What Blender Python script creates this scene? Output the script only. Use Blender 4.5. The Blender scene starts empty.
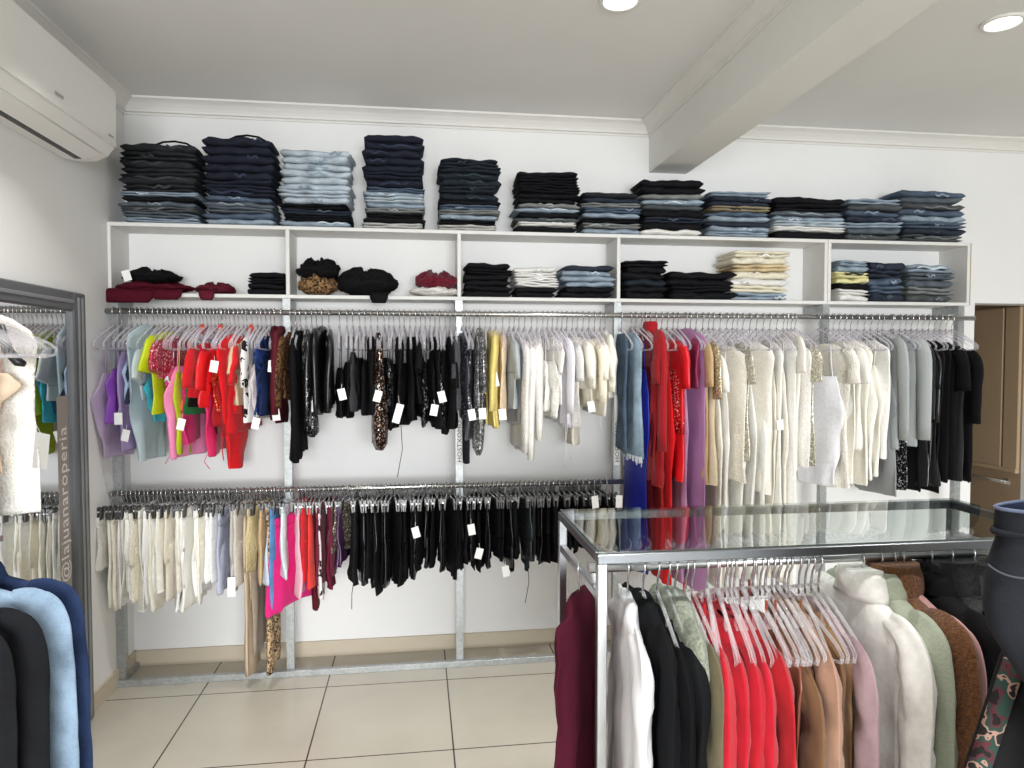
import bpy, math, random
from mathutils import Vector, Matrix, noise

# ---------------------------------------------------------------- camera, world, light, exposure
SC = bpy.context.scene
COL = SC.collection
FPX, YAW, PIT, EYE = 700.0, math.radians(7.7), math.radians(-2.1), 1.55
cam_data = bpy.data.cameras.new('camera')
cam_data.sensor_width = 36.0
cam_data.lens = FPX * 36.0 / 1024.0
cam_data.clip_start = 0.05
cam = bpy.data.objects.new('camera', cam_data)
COL.objects.link(cam)
cam.location = (0, 0, EYE)
cam.rotation_euler = (math.radians(90) + PIT, 0, -YAW)
SC.camera = cam

world = bpy.data.worlds.new('sky')
SC.world = world
world.use_nodes = True
bgn = world.node_tree.nodes['Background']
bgn.inputs[0].default_value = (0.82, 0.9, 1.0, 1)
bgn.inputs[1].default_value = 1.0

SC.view_settings.view_transform = 'Standard'
SC.view_settings.look = 'None'
SC.view_settings.gamma = 1.0
SC.view_settings.use_curve_mapping = False
SC.view_settings.exposure = -0.07
try:
    SC.cycles.use_denoising = True
    SC.cycles.denoiser = 'OPENIMAGEDENOISE'
    SC.cycles.max_bounces = 8
    SC.cycles.transparent_max_bounces = 24
    SC.cycles.sample_clamp_indirect = 6
except Exception:
    pass

def area_light(name, loc, rot, sx, sy, power, color):
    l = bpy.data.lights.new(name, 'AREA')
    l.shape = 'RECTANGLE'; l.size = sx; l.size_y = sy
    l.energy = power; l.color = color
    o = bpy.data.objects.new(name, l); COL.objects.link(o)
    o.location = loc; o.rotation_euler = rot
    return o
# daylight that comes through the glazed shop front behind the camera
area_light('shopfront_daylight', (0.7, -5.4, 1.45), (math.radians(76), 0, 0), 4.0, 1.9, 172, (0.95, 0.98, 1.0)).data.spread = math.radians(85)

# ---------------------------------------------------------------- geometry helpers
def pix(x, y, **k):
    """world point that photo pixel (x, y) shows on the plane X=, Y= or Z=."""
    fw = Vector((math.sin(YAW) * math.cos(PIT), math.cos(YAW) * math.cos(PIT), math.sin(PIT)))
    rt = Vector((math.cos(YAW), -math.sin(YAW), 0)); up = rt.cross(fw)
    d = fw + rt * ((x - 512) / FPX) - up * ((y - 384) / FPX)
    (ax, v), = k.items(); i = 'XYZ'.index(ax)
    o = Vector((0, 0, EYE))
    return o + d * ((v - o[i]) / d[i])

class MB:
    def __init__(s): s.v = []; s.f = []
    def add(s, vs, fs):
        b = len(s.v); s.v += [tuple(p) for p in vs]; s.f += [tuple(i + b for i in f) for f in fs]
    def box(s, x0, x1, y0, y1, z0, z1, bev=0.0):
        if bev <= 0:
            vs = [(x, y, z) for z in (z0, z1) for y in (y0, y1) for x in (x0, x1)]
            s.add(vs, [(0, 2, 3, 1), (4, 5, 7, 6), (0, 1, 5, 4), (2, 6, 7, 3), (0, 4, 6, 2), (1, 3, 7, 5)])
            return
        b = bev
        vs = []
        for (z, i) in ((z0, b), (z0 + b, 0), (z1 - b, 0), (z1, b)):
            vs += [(x0 + b, y0 + i, z), (x1 - b, y0 + i, z), (x1 - i, y0 + b, z), (x1 - i, y1 - b, z),
                   (x1 - b, y1 - i, z), (x0 + b, y1 - i, z), (x0 + i, y1 - b, z), (x0 + i, y0 + b, z)]
        fs = [tuple(range(7, -1, -1)), tuple(range(24, 32))]
        for r in range(3):
            for i in range(8):
                j = (i + 1) % 8
                fs.append((r * 8 + i, r * 8 + j, r * 8 + 8 + j, r * 8 + 8 + i))
        s.add(vs, fs)
    def tube(s, pts, rad, n=8, flat=1.0, cap=True, ref=(0, 0, 1)):
        pts = [Vector(p) for p in pts]
        if not isinstance(rad, (list, tuple)): rad = [rad] * len(pts)
        vs = []; u = None
        for i, p in enumerate(pts):
            t = (pts[min(i + 1, len(pts) - 1)] - pts[max(i - 1, 0)]).normalized()
            if u is None:
                r = Vector(ref)
                if abs(t.dot(r)) > 0.95: r = Vector((1, 0, 0))
                u = (r - t * r.dot(t)).normalized()
            else:
                u = (u - t * u.dot(t)).normalized()
            w = t.cross(u)
            for k in range(n):
                a = 2 * math.pi * k / n
                vs.append(p + u * (math.cos(a) * rad[i] * flat) + w * (math.sin(a) * rad[i]))
        fs = []
        for i in range(len(pts) - 1):
            for k in range(n):
                fs.append((i * n + k, i * n + (k + 1) % n, (i + 1) * n + (k + 1) % n, (i + 1) * n + k))
        if cap:
            fs.append(tuple(range(n - 1, -1, -1))); fs.append(tuple(range((len(pts) - 1) * n, len(pts) * n)))
        s.add(vs, fs)
    def rings(s, rings, cap0=True, cap1=True):
        n = len(rings[0]); vs = [p for r in rings for p in r]; fs = []
        for i in range(len(rings) - 1):
            for k in range(n):
                fs.append((i * n + k, (i + 1) * n + k, (i + 1) * n + (k + 1) % n, i * n + (k + 1) % n))
        if cap0: fs.append(tuple(range(n)))
        if cap1: fs.append(tuple(range(len(rings) * n - 1, (len(rings) - 1) * n - 1, -1)))
        s.add(vs, fs)
    def lathe(s, prof, n=24, c=(0, 0, 0), caps=True):
        s.rings([[(c[0] + r * math.cos(2 * math.pi * k / n), c[1] + r * math.sin(2 * math.pi * k / n), c[2] + z)
                  for k in range(n)] for r, z in prof], caps, caps)
    def build(s, name, mat, parent=None, smooth=False, flat_caps=False):
        me = bpy.data.meshes.new(name); me.from_pydata(s.v, [], s.f); me.update()
        import bmesh
        bm = bmesh.new(); bm.from_mesh(me); bmesh.ops.recalc_face_normals(bm, faces=bm.faces); bm.to_mesh(me); bm.free()
        if smooth:
            for p in me.polygons: p.use_smooth = len(p.vertices) <= 4
        me.materials.append(mat)
        o = bpy.data.objects.new(name, me); COL.objects.link(o)
        if parent: o.parent = parent
        return o

def empty(name, loc=(0, 0, 0), rz=0.0):
    o = bpy.data.objects.new(name, None); COL.objects.link(o)
    o.empty_display_size = 0.05; o.location = loc; o.rotation_euler = (0, 0, rz)
    return o
LABELS = {}
def tag(o, label, cat, group=None, kind=None):
    if kind == 'structure': o['kind'] = kind
    elif kind: o['kind'] = kind
    if label:
        LABELS[label] = LABELS.get(label, 0) + 1
        o['label'] = label
    if cat: o['category'] = cat
    if group: o['group'] = group
    return o
def struct(name, mb, mat, smooth=False):
    o = mb.build(name, mat, None, smooth); o['kind'] = 'structure'; return o
def kids(o): return [c for c in COL.objects if c.parent == o]
def copy_tree(o, ch):
    r = o.copy(); COL.objects.link(r)
    for c, gs in ch:
        d = c.copy(); COL.objects.link(d); d.parent = r
        for g in gs:
            e = g.copy(); COL.objects.link(e); e.parent = d
    return r
ONES = 'zeroth first second third fourth fifth sixth seventh eighth ninth tenth eleventh twelfth thirteenth fourteenth fifteenth sixteenth seventeenth eighteenth nineteenth'.split()
TENS = {2: 'twent', 3: 'thirt', 4: 'fort', 5: 'fift'}
def nth(n):
    if n < 20: return ONES[n]
    t, u = divmod(n, 10)
    return TENS[t] + ('ieth' if u == 0 else 'y-' + ONES[u])

# ---------------------------------------------------------------- materials
def lin(h):
    h = h.lstrip('#'); r = []
    for i in (0, 2, 4):
        c = int(h[i:i + 2], 16) / 255.0
        r.append(c / 12.92 if c <= 0.04045 else ((c + 0.055) / 1.055) ** 2.4)
    return (r[0], r[1], r[2], 1.0)
MATS = {}
def new_mat(key):
    m = bpy.data.materials.new(key); m.use_nodes = True
    nt = m.node_tree; return m, nt, nt.nodes['Principled BSDF']
def ramp(nt, stops, interp='LINEAR'):
    r = nt.nodes.new('ShaderNodeValToRGB'); cr = r.color_ramp; cr.interpolation = interp
    while len(cr.elements) < len(stops): cr.elements.new(0.5)
    for e, (p, c) in zip(cr.elements, stops): e.position = p; e.color = c
    return r
def coords(nt, scale=(1, 1, 1)):
    tc = nt.nodes.new('ShaderNodeTexCoord'); mp = nt.nodes.new('ShaderNodeMapping')
    mp.inputs['Scale'].default_value = scale
    nt.links.new(tc.outputs['Object'], mp.inputs['Vector']); return mp.outputs['Vector']
def noise_tex(nt, vec, scale, detail=3.0, rough=0.55):
    n = nt.nodes.new('ShaderNodeTexNoise'); n.inputs['Scale'].default_value = scale
    n.inputs['Detail'].default_value = detail; n.inputs['Roughness'].default_value = rough
    nt.links.new(vec, n.inputs['Vector']); return n.outputs['Fac']
def voro(nt, vec, scale, feature='F1'):
    n = nt.nodes.new('ShaderNodeTexVoronoi'); n.feature = feature; n.inputs['Scale'].default_value = scale
    nt.links.new(vec, n.inputs['Vector']); return n
def bump(nt, b, height, strength, dist=0.002):
    n = nt.nodes.new('ShaderNodeBump'); n.inputs['Strength'].default_value = strength; n.inputs['Distance'].default_value = dist
    nt.links.new(height, n.inputs['Height']); nt.links.new(n.outputs['Normal'], b.inputs['Normal'])
def mulc(c, k): return (min(1, c[0] * k), min(1, c[1] * k), min(1, c[2] * k), 1)

def fab(hexc, kind='plain', hex2=None):
    key = 'fabric_%s_%s' % (kind, hexc.lstrip('#'))
    if hex2: key += '_' + hex2.lstrip('#')
    if key in MATS: return MATS[key]
    m, nt, b = new_mat(key); c = lin(hexc); c2 = lin(hex2) if hex2 else None
    L = nt.links.new
    b.inputs['Roughness'].default_value = 0.85
    b.inputs['Specular IOR Level'].default_value = 0.25
    if kind == 'plain' or kind == 'knit':
        v = coords(nt)
        f = noise_tex(nt, v, 60 if kind == 'plain' else 160, 3)
        r = ramp(nt, [(0.3, mulc(c, 0.93)), (0.7, mulc(c, 1.06))]); L(f, r.inputs[0]); L(r.outputs[0], b.inputs['Base Color'])
        bump(nt, b, f, 0.25 if kind == 'plain' else 0.6, 0.002)
        b.inputs['Sheen Weight'].default_value = 0.1 if sum(c[:3]) > 0.15 else 0.0
        if sum(c[:3]) < 0.1: b.inputs['Specular IOR Level'].default_value = 0.12
        b.inputs['Sheen Roughness'].default_value = 0.5
    elif kind == 'denim':
        v = coords(nt); f = noise_tex(nt, v, 9, 4, 0.6); g = noise_tex(nt, v, 300, 2)
        r = ramp(nt, [(0.34, mulc(c, 0.75)), (0.66, mulc(c, 1.3))]); L(f, r.inputs[0])
        mx = nt.nodes.new('ShaderNodeMixRGB'); mx.blend_type = 'SOFT_LIGHT'; mx.inputs[0].default_value = 0.45
        L(r.outputs[0], mx.inputs[1]); L(g, mx.inputs[2]); L(mx.outputs[0], b.inputs['Base Color'])
        bump(nt, b, g, 0.4, 0.001)
    elif kind == 'satin':
        b.inputs['Base Color'].default_value = c; b.inputs['Roughness'].default_value = 0.36
        b.inputs['Specular IOR Level'].default_value = 0.5
        v = coords(nt); bump(nt, b, noise_tex(nt, v, 30, 2), 0.15, 0.004)
    elif kind == 'velvet':
        b.inputs['Base Color'].default_value = c; b.inputs['Roughness'].default_value = 0.7
        b.inputs['Sheen Weight'].default_value = 0.5; b.inputs['Sheen Roughness'].default_value = 0.35
    elif kind == 'leather':
        b.inputs['Base Color'].default_value = c; b.inputs['Roughness'].default_value = 0.32
        b.inputs['Specular IOR Level'].default_value = 0.55
        v = coords(nt); bump(nt, b, noise_tex(nt, v, 45, 4), 0.35, 0.004)
    elif kind == 'puffer':
        b.inputs['Base Color'].default_value = c; b.inputs['Roughness'].default_value = 0.25
        v = coords(nt); bump(nt, b, noise_tex(nt, v, 70, 4), 0.9, 0.008)
    elif kind == 'sequin':
        v = coords(nt); w = voro(nt, v, 170)
        sp = nt.nodes.new('ShaderNodeSeparateColor'); L(w.outputs['Color'], sp.inputs[0])
        r = ramp(nt, [(0.0, mulc(c, 0.5)), (0.72, c), (0.86, c2 or mulc(c, 3.0)), (1.0, (0.9, 0.9, 0.88, 1))]); L(sp.outputs[0], r.inputs[0])
        L(r.outputs[0], b.inputs['Base Color']); b.inputs['Metallic'].default_value = 0.45; b.inputs['Roughness'].default_value = 0.3
        bump(nt, b, sp.outputs[1], 0.8, 0.003)
    elif kind == 'leopard':
        v = coords(nt); w = voro(nt, v, 75)
        f = noise_tex(nt, v, 60, 2)
        mx = nt.nodes.new('ShaderNodeMath'); mx.operation = 'MULTIPLY_ADD'; mx.inputs[1].default_value = 0.5
        L(f, mx.inputs[0]); L(w.outputs['Distance'], mx.inputs[2])
        r = ramp(nt, [(0.0, mulc(c, 0.8)), (0.52, lin('#1a1210')), (0.76, c), (0.9, c)], 'CONSTANT'); L(mx.outputs[0], r.inputs[0])
        L(r.outputs[0], b.inputs['Base Color'])
    elif kind == 'spots':
        v = coords(nt); f = noise_tex(nt, v, 22, 2)
        r = ramp(nt, [(0.0, c), (0.56, c2 or lin('#151515'))], 'CONSTANT'); L(f, r.inputs[0]); L(r.outputs[0], b.inputs['Base Color'])
    elif kind == 'print':
        v = coords(nt); w = voro(nt, v, 45); sp = nt.nodes.new('ShaderNodeSeparateColor'); L(w.outputs['Color'], sp.inputs[0])
        r = ramp(nt, [(0.0, c), (0.4, c2 or lin('#e8e0dc')), (0.6, mulc(c, 0.5)), (0.8, c)], 'CONSTANT'); L(sp.outputs[0], r.inputs[0]); L(r.outputs[0], b.inputs['Base Color'])
    elif kind == 'camo':
        v = coords(nt); f = noise_tex(nt, v, 30, 2)
        r = ramp(nt, [(0.0, lin('#1d1c1c')), (0.40, lin('#54292f')), (0.46, lin('#2b3f38')), (0.545, lin('#9a7c6e')), (0.59, lin('#221f1f'))], 'CONSTANT')
        L(f, r.inputs[0]); L(r.outputs[0], b.inputs['Base Color'])
    elif kind == 'lace':
        v = coords(nt); w = voro(nt, v, 120)
        r = ramp(nt, [(0.15, mulc(c, 0.86)), (0.45, c)]); L(w.outputs['Distance'], r.inputs[0]); L(r.outputs[0], b.inputs['Base Color'])
        bump(nt, b, w.outputs['Distance'], 0.8, 0.004)
    elif kind == 'teddy':
        v = coords(nt); f = noise_tex(nt, v, 130, 4, 0.7); g = noise_tex(nt, v, 18, 3)
        r = ramp(nt, [(0.32, mulc(c, 0.5)), (0.55, c), (0.75, mulc(c, 1.5))]); L(f, r.inputs[0]); L(r.outputs[0], b.inputs['Base Color'])
        bump(nt, b, f, 1.0, 0.012); b.inputs['Sheen Weight'].default_value = 0.25
    MATS[key] = m
    return m

def simple(key, hexc, rough=0.5, metal=0.0, spec=0.5):
    if key in MATS: return MATS[key]
    m, nt, b = new_mat(key); b.inputs['Base Color'].default_value = lin(hexc); b.inputs['Roughness'].default_value = rough
    b.inputs['Metallic'].default_value = metal; b.inputs['Specular IOR Level'].default_value = spec
    MATS[key] = m; return m
def paint(key, hexc, scale=2.0, amt=0.02):
    m, nt, b = new_mat(key); c = lin(hexc); v = coords(nt); f = noise_tex(nt, v, scale, 4)
    r = ramp(nt, [(0.3, mulc(c, 1 - amt)), (0.7, mulc(c, 1 + amt))]); nt.links.new(f, r.inputs[0]); nt.links.new(r.outputs[0], b.inputs['Base Color'])
    b.inputs['Roughness'].default_value = 0.75; b.inputs['Specular IOR Level'].default_value = 0.2
    g = noise_tex(nt, v, 180, 2); bump(nt, b, g, 0.08, 0.001)
    MATS[key] = m; return m
def galvanised():
    m, nt, b = new_mat('galvanised_steel'); v = coords(nt); w = voro(nt, v, 90); sp = nt.nodes.new('ShaderNodeSeparateColor')
    nt.links.new(w.outputs['Color'], sp.inputs[0])
    r = ramp(nt, [(0.0, lin('#a2a5a5')), (1.0, lin('#b6b9b9'))]); nt.links.new(sp.outputs[0], r.inputs[0]); nt.links.new(r.outputs[0], b.inputs['Base Color'])
    b.inputs['Metallic'].default_value = 0.55; b.inputs['Roughness'].default_value = 0.42
    MATS['galv'] = m; return m
def clear_plastic(key, tint, opacity, hexc='#f4f2f4'):
    m = bpy.data.materials.new(key); m.use_nodes = True; nt = m.node_tree; nt.nodes.clear(); L = nt.links.new
    out = nt.nodes.new('ShaderNodeOutputMaterial'); mix = nt.nodes.new('ShaderNodeMixShader'); tr = nt.nodes.new('ShaderNodeBsdfTransparent')
    p = nt.nodes.new('ShaderNodeBsdfPrincipled'); p.inputs['Base Color'].default_value = lin(hexc); p.inputs['Roughness'].default_value = 0.08
    tr.inputs[0].default_value = tint; fr = nt.nodes.new('ShaderNodeLayerWeight'); fr.inputs[0].default_value = 0.35
    mr = nt.nodes.new('ShaderNodeMapRange'); mr.inputs['To Min'].default_value = opacity; mr.inputs['To Max'].default_value = min(1, opacity + 0.5)
    L(fr.outputs['Facing'], mr.inputs['Value']); L(mr.outputs[0], mix.inputs[0]); L(tr.outputs[0], mix.inputs[1]); L(p.outputs[0], mix.inputs[2]); L(mix.outputs[0], out.inputs[0])
    MATS[key] = m; return m
def glass_sheet():
    m = bpy.data.materials.new('glass_sheet'); m.use_nodes = True; nt = m.node_tree; nt.nodes.clear(); L = nt.links.new
    out = nt.nodes.new('ShaderNodeOutputMaterial'); mix = nt.nodes.new('ShaderNodeMixShader'); tr = nt.nodes.new('ShaderNodeBsdfTransparent')
    tr.inputs[0].default_value = (0.88, 0.92, 0.91, 1)
    g = nt.nodes.new('ShaderNodeBsdfGlossy'); g.inputs['Roughness'].default_value = 0.01
    fr = nt.nodes.new('ShaderNodeFresnel'); fr.inputs['IOR'].default_value = 2.0
    ge = nt.nodes.new('ShaderNodeNewGeometry'); sub = nt.nodes.new('ShaderNodeMath'); sub.operation = 'SUBTRACT'; sub.inputs[0].default_value = 1.0
    mul = nt.nodes.new('ShaderNodeMath'); mul.operation = 'MULTIPLY'   # the sheet's inner side: light leaves without total reflection
    L(ge.outputs['Backfacing'], sub.inputs[1]); L(fr.outputs[0], mul.inputs[0]); L(sub.outputs[0], mul.inputs[1])
    L(mul.outputs[0], mix.inputs[0]); L(tr.outputs[0], mix.inputs[1]); L(g.outputs[0], mix.inputs[2]); L(mix.outputs[0], out.inputs[0])
    return m
def emitter(key, col, s):
    m = bpy.data.materials.new(key); m.use_nodes = True; nt = m.node_tree; b = nt.nodes['Principled BSDF']
    b.inputs['Emission Color'].default_value = col; b.inputs['Emission Strength'].default_value = s; b.inputs['Base Color'].default_value = (1, 1, 1, 1); return m

M_WALL = paint('wall_paint', '#efeeec'); M_CEIL = paint('ceiling_paint', '#e6e5e3'); M_CORN = paint('cornice_paint', '#e6e3de')
M_BEAM = paint('beam_paint', '#e4e3df'); M_TAN = paint('recess_paint', '#a58f75'); M_TAN2 = paint('recess_panel', '#b39c80')
M_GALV = galvanised(); M_CHROME = simple('chrome', '#bfc1c3', 0.30, 1.0); M_RAIL = simple('rail_steel', '#b9b7b2', 0.22, 0.9)
M_BOARD = simple('white_melamine', '#e2e0dc', 0.5, 0, 0.3); M_EDGE = simple('raw_board_edge', '#b99f7e', 0.8)
M_WIRE = simple('hanger_wire', '#c9cacc', 0.2, 0.9); M_CLIP = simple('clip_steel', '#6b6a69', 0.42, 0.8); M_DARKCLIP = simple('dark_clip', '#2c2a2a', 0.35)
M_CLEAR = clear_plastic('clear_plastic', (0.94, 0.92, 0.96, 1), 0.12); M_CLEARF = clear_plastic('clear_plastic_front', (0.97, 0.965, 0.97, 1), 0.06)
M_BAR = simple('dark_steel', '#7c7f82', 0.32, 0.95); M_GLASS = glass_sheet(); M_TAG = simple('price_card', '#f4f3f1', 0.6, 0, 0.2); M_ACW = simple('white_plastic', '#eceae6', 0.35, 0, 0.4)
M_BLACKP = simple('black_plastic', '#141414', 0.4); M_FRAME = simple('dark_grey_frame', '#66686b', 0.42, 0.25); M_FRAME2 = simple('grey_frame_edge', '#8b8d8f', 0.4, 0.3)
M_MIRROR = simple('mirror_silver', '#e6e8e8', 0.01, 1.0); M_INK = simple('black_ink', '#151515', 0.5); M_WHITEINK = simple('white_ink', '#e6e2de', 0.5)
M_STRIP = simple('mirror_strip', '#98908a', 0.5); M_SKIRT = paint('skirting_tile', '#c9bda9'); M_ORANGE = simple('orange_hook', '#e0452a', 0.4)

def floor_mat():
    m, nt, b = new_mat('floor_tiles'); L = nt.links.new
    v = coords(nt); n = noise_tex(nt, v, 1.6, 5, 0.6)
    r = ramp(nt, [(0.3, lin('#b9b3a5')), (0.7, lin('#c6c0b1'))]); L(n, r.inputs[0])
    sp = nt.nodes.new('ShaderNodeSeparateXYZ'); L(v, sp.inputs[0])
    def op(o, a, b):
        q = nt.nodes.new('ShaderNodeMath'); q.operation = o
        for i, z in enumerate((a, b)):
            if z is None: continue
            if isinstance(z, float): q.inputs[i].default_value = z
            else: L(z, q.inputs[i])
        return q.outputs[0]
    gx = op('PINGPONG', op('ADD', sp.outputs[0], 10.205 + 0.433), 0.2835); gy = op('PINGPONG', op('ADD', sp.outputs[1], 9.15 + 0.323), 0.305)
    mask = op('LESS_THAN', op('MINIMUM', gx, gy), 0.0032)
    mx = nt.nodes.new('ShaderNodeMixRGB'); L(mask, mx.inputs[0]); L(r.outputs[0], mx.inputs[1]); mx.inputs[2].default_value = lin('#4a443c')
    L(mx.outputs[0], b.inputs['Base Color']); b.inputs['Roughness'].default_value = 0.22; b.inputs['Specular IOR Level'].default_value = 0.45
    return m
M_FLOOR = floor_mat()

# ---------------------------------------------------------------- the room
XL, XR, YB, YF, ZC = -1.42, 6.3, 3.70, -5.5, 2.82
m = MB(); m.box(XL - 0.15, XR + 0.15, YF - 0.15, 5.2, -0.12, 0.0); struct('floor', m, M_FLOOR)
m = MB(); m.box(XL - 0.15, XR + 0.15, YF - 0.15, 5.2, ZC, ZC + 0.12); struct('ceiling', m, M_CEIL)
m = MB(); m.box(XL - 0.15, XL, YF, 5.2, 0, ZC); struct('wall_left', m, M_WALL)
m = MB(); m.box(XR, XR + 0.15, YF, 5.2, 0, ZC); struct('wall_right', m, M_WALL)
m = MB(); m.box(XL, 3.225, YB, YB + 0.15, 0, ZC); m.box(3.225, 3.70, YB, YB + 0.15, 1.872, ZC); m.box(3.70, XR, YB, YB + 0.15, 0, ZC); struct('wall_back', m, M_WALL)
m = MB(); m.box(3.70, 3.82, YB + 0.15, 5.2, 0, 1.95); struct('wall_recess_right', m, M_TAN)
m = MB(); m.box(XL, 3.70, 5.05, 5.2, 0, ZC); m.box(3.225, 3.70, YB + 0.15, 5.05, 1.9, 1.95); struct('wall_recess_back', m, M_TAN)
m = MB(); m.box(3.105, 3.225, YB + 0.15, 5.05, 0, ZC); struct('wall_recess_left', m, M_TAN)
# shop front wall behind the camera: piers and a header around the glazing
m = MB(); m.box(XL, -1.3, YF - 0.15, YF, 0, ZC); m.box(6.1, XR, YF - 0.15, YF, 0, ZC); m.box(-1.3, 6.1, YF - 0.15, YF, 2.6, ZC); m.box(-1.3, 6.1, YF - 0.15, YF, 0, 0.15)
struct('wall_front', m, M_WALL)
# cornices: stepped cove profile swept along the wall
def cornice(name, axis, a, b, wall, sgn):
    prof = [(0, 0), (0.062, 0), (0.062, -0.010), (0.052, -0.014), (0.036, -0.024), (0.022, -0.040), (0.016, -0.052), (0.016, -0.062), (0.006, -0.066), (0.006, -0.076), (0, -0.076)]
    rg = []
    for t in (a, b):
        rg.append([((wall + sgn * o), t, ZC + z) if axis == 'Y' else (t, wall + sgn * o, ZC + z) for o, z in prof])
    mb = MB(); mb.rings(rg); return struct(name, mb, M_CORN)
cornice('trim_1', 'Y', YF, YB, XL, 1)
cornice('trim_2', 'X', XL, 1.249, YB, -1)
cornice('trim_3', 'X', 1.458, XR, YB, -1)
cornice('trim_4', 'Y', YF, YB, 1.249, -1)
m = MB(); m.box(1.249, 1.458, YF, YB, 2.555, ZC); struct('trim_5', m, M_BEAM)
m = MB(); m.box(XL, 3.225, YB - 0.012, YB, 0, 0.08); struct('baseboard_back', m, M_SKIRT)
m = MB(); m.box(XL, XL + 0.012, YF, YB, 0, 0.08); struct('baseboard_left', m, M_SKIRT)
# recess: panelled side with grooves
m = MB()
for k, (y0, y1) in enumerate(((3.86, 3.97), (3.985, 4.42), (4.435, 5.03))): m.box(3.678, 3.70, y0, y1, 0.86, 1.87, 0.004)
m.box(3.670, 3.70, 3.86, 5.03, 0.835, 0.862, 0.003)
struct('trim_6', m, M_TAN2)
# wall rail on the recess side with three bare hooks
rr = empty('wall_rail', (3.62, 4.3, 0.78)); tag(rr, 'low metal garment rail on the tan recess wall at far right', 'rail')
m = MB(); m.tube([(0, -0.45, 0), (0, 0.7, 0)], 0.012, 10); m.build('rail_tube', M_RAIL, rr, True)
for dy in (-0.35, 0.5):
    m = MB(); m.tube([(0, dy, 0), (0.08, dy, 0)], 0.008, 8); m.build('bracket', M_RAIL, rr, True)

# downlights with fixtures, then added fill lamps
def downlight(x, y, label):
    t = empty('ceiling_light', (x, y, ZC)); tag(t, label, 'light', 'recessed ceiling lights')
    m = MB(); m.lathe([(0.058, -0.001), (0.078, -0.001), (0.076, -0.006), (0.062, -0.010), (0.058, -0.006), (0.058, -0.001)], 32, caps=False); m.build('trim_ring', M_ACW, t, True)
    m = MB(); m.lathe([(0.0005, -0.004), (0.057, -0.004), (0.057, -0.001), (0.0005, -0.001)], 32); m.build('diffuser', emitter('lamp_glow', (1, 0.98, 0.94, 1), 9.0), t)
    l = bpy.data.lights.new('downlight_or_fill', 'AREA'); l.shape = 'DISK'; l.size = 0.1; l.energy = 8; l.color = (1, 0.99, 0.975); l.spread = math.radians(100)
    o = bpy.data.objects.new('downlight_or_fill', l); COL.objects.link(o); o.parent = t; o.location = (0, 0, -0.012)
downlight(0.719, 2.455, 'round recessed ceiling light left of the beam')
downlight(2.199, 2.42, 'round recessed ceiling light right of the beam')
for x, y in ((-0.76, 2.44), (0.72, 0.9), (2.2, 0.9), (-0.76, 0.9), (3.7, 2.4), (3.7, 0.9), (0.72, -0.7), (2.2, -0.7)):  # unseen fill lamps without fixtures, added to brighten the floor and left wall
    l = bpy.data.lights.new('downlight_or_fill', 'AREA'); l.shape = 'DISK'; l.size = 0.1; l.energy = 8; l.color = (1, 0.99, 0.975); l.spread = math.radians(100)
    o = bpy.data.objects.new('downlight_or_fill', l); COL.objects.link(o); o.location = (x, y, ZC - 0.01)

# ---------------------------------------------------------------- air conditioner
ac = empty('air_conditioner', (XL, 2.64, 2.36)); tag(ac, 'white wall-mounted air conditioner high on the left wall', 'air conditioner')
def ac_prof(pts, y0, y1, name, mat):
    rg = []
    for y, s in ((y0, 0.97), (y0 + 0.012, 1.0), (y1 - 0.012, 1.0), (y1, 0.97)):
        rg.append([(x * s, y, 0.15 + (z - 0.15) * s) for x, z in pts])
    mb = MB(); mb.rings(rg); return mb.build(name, mat, ac)
ac_prof([(0.001, 0.0), (0.06, -0.012), (0.13, -0.010), (0.175, 0.012), (0.200, 0.045), (0.200, 0.27), (0.18, 0.295), (0.001, 0.295)], -0.45, 0.45, 'casing', M_ACW)
ac_prof([(0.199, 0.052), (0.208, 0.050), (0.212, 0.27), (0.199, 0.283)], -0.447, 0.447, 'front_panel', M_ACW)
ac_prof([(0.10, -0.012), (0.172, 0.006), (0.178, 0.001), (0.110, -0.021)], -0.40, 0.385, 'louvre', M_ACW)
m = MB(); m.box(0.072, 0.098, -0.40, 0.385, -0.0155, -0.010); m.build('air_slot', M_BLACKP, ac)
m = MB(); m.box(0.2105, 0.2135, -0.055, 0.0, 0.085, 0.094); m.build('badge', simple('badge_grey', '#a5a39f', 0.4), ac)
m = MB(); m.box(0.2105, 0.2135, 0.36, 0.40, 0.075, 0.081); m.build('badge', simple('badge_grey', '#a5a39f', 0.4), ac)

# ---------------------------------------------------------------- writing
def text_part(name, body, size, mat, parent, loc, rot, extrude=0.0006, sx=1.0, spacing=1.0):
    cu = bpy.data.curves.new(name, 'FONT'); cu.body = body; cu.size = size; cu.extrude = extrude; cu.space_character = spacing; cu.resolution_u = 2
    to = bpy.data.objects.new(name, cu); COL.objects.link(to)
    bpy.context.view_layer.update()
    me = bpy.data.meshes.new_from_object(to.evaluated_get(bpy.context.evaluated_depsgraph_get()))
    bpy.data.objects.remove(to)
    me.materials.clear(); me.materials.append(mat)
    o = bpy.data.objects.new(name, me); COL.objects.link(o); o.parent = parent; o.location = loc; o.rotation_euler = rot; o.scale = (sx, 1, 1)
    return o

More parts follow.
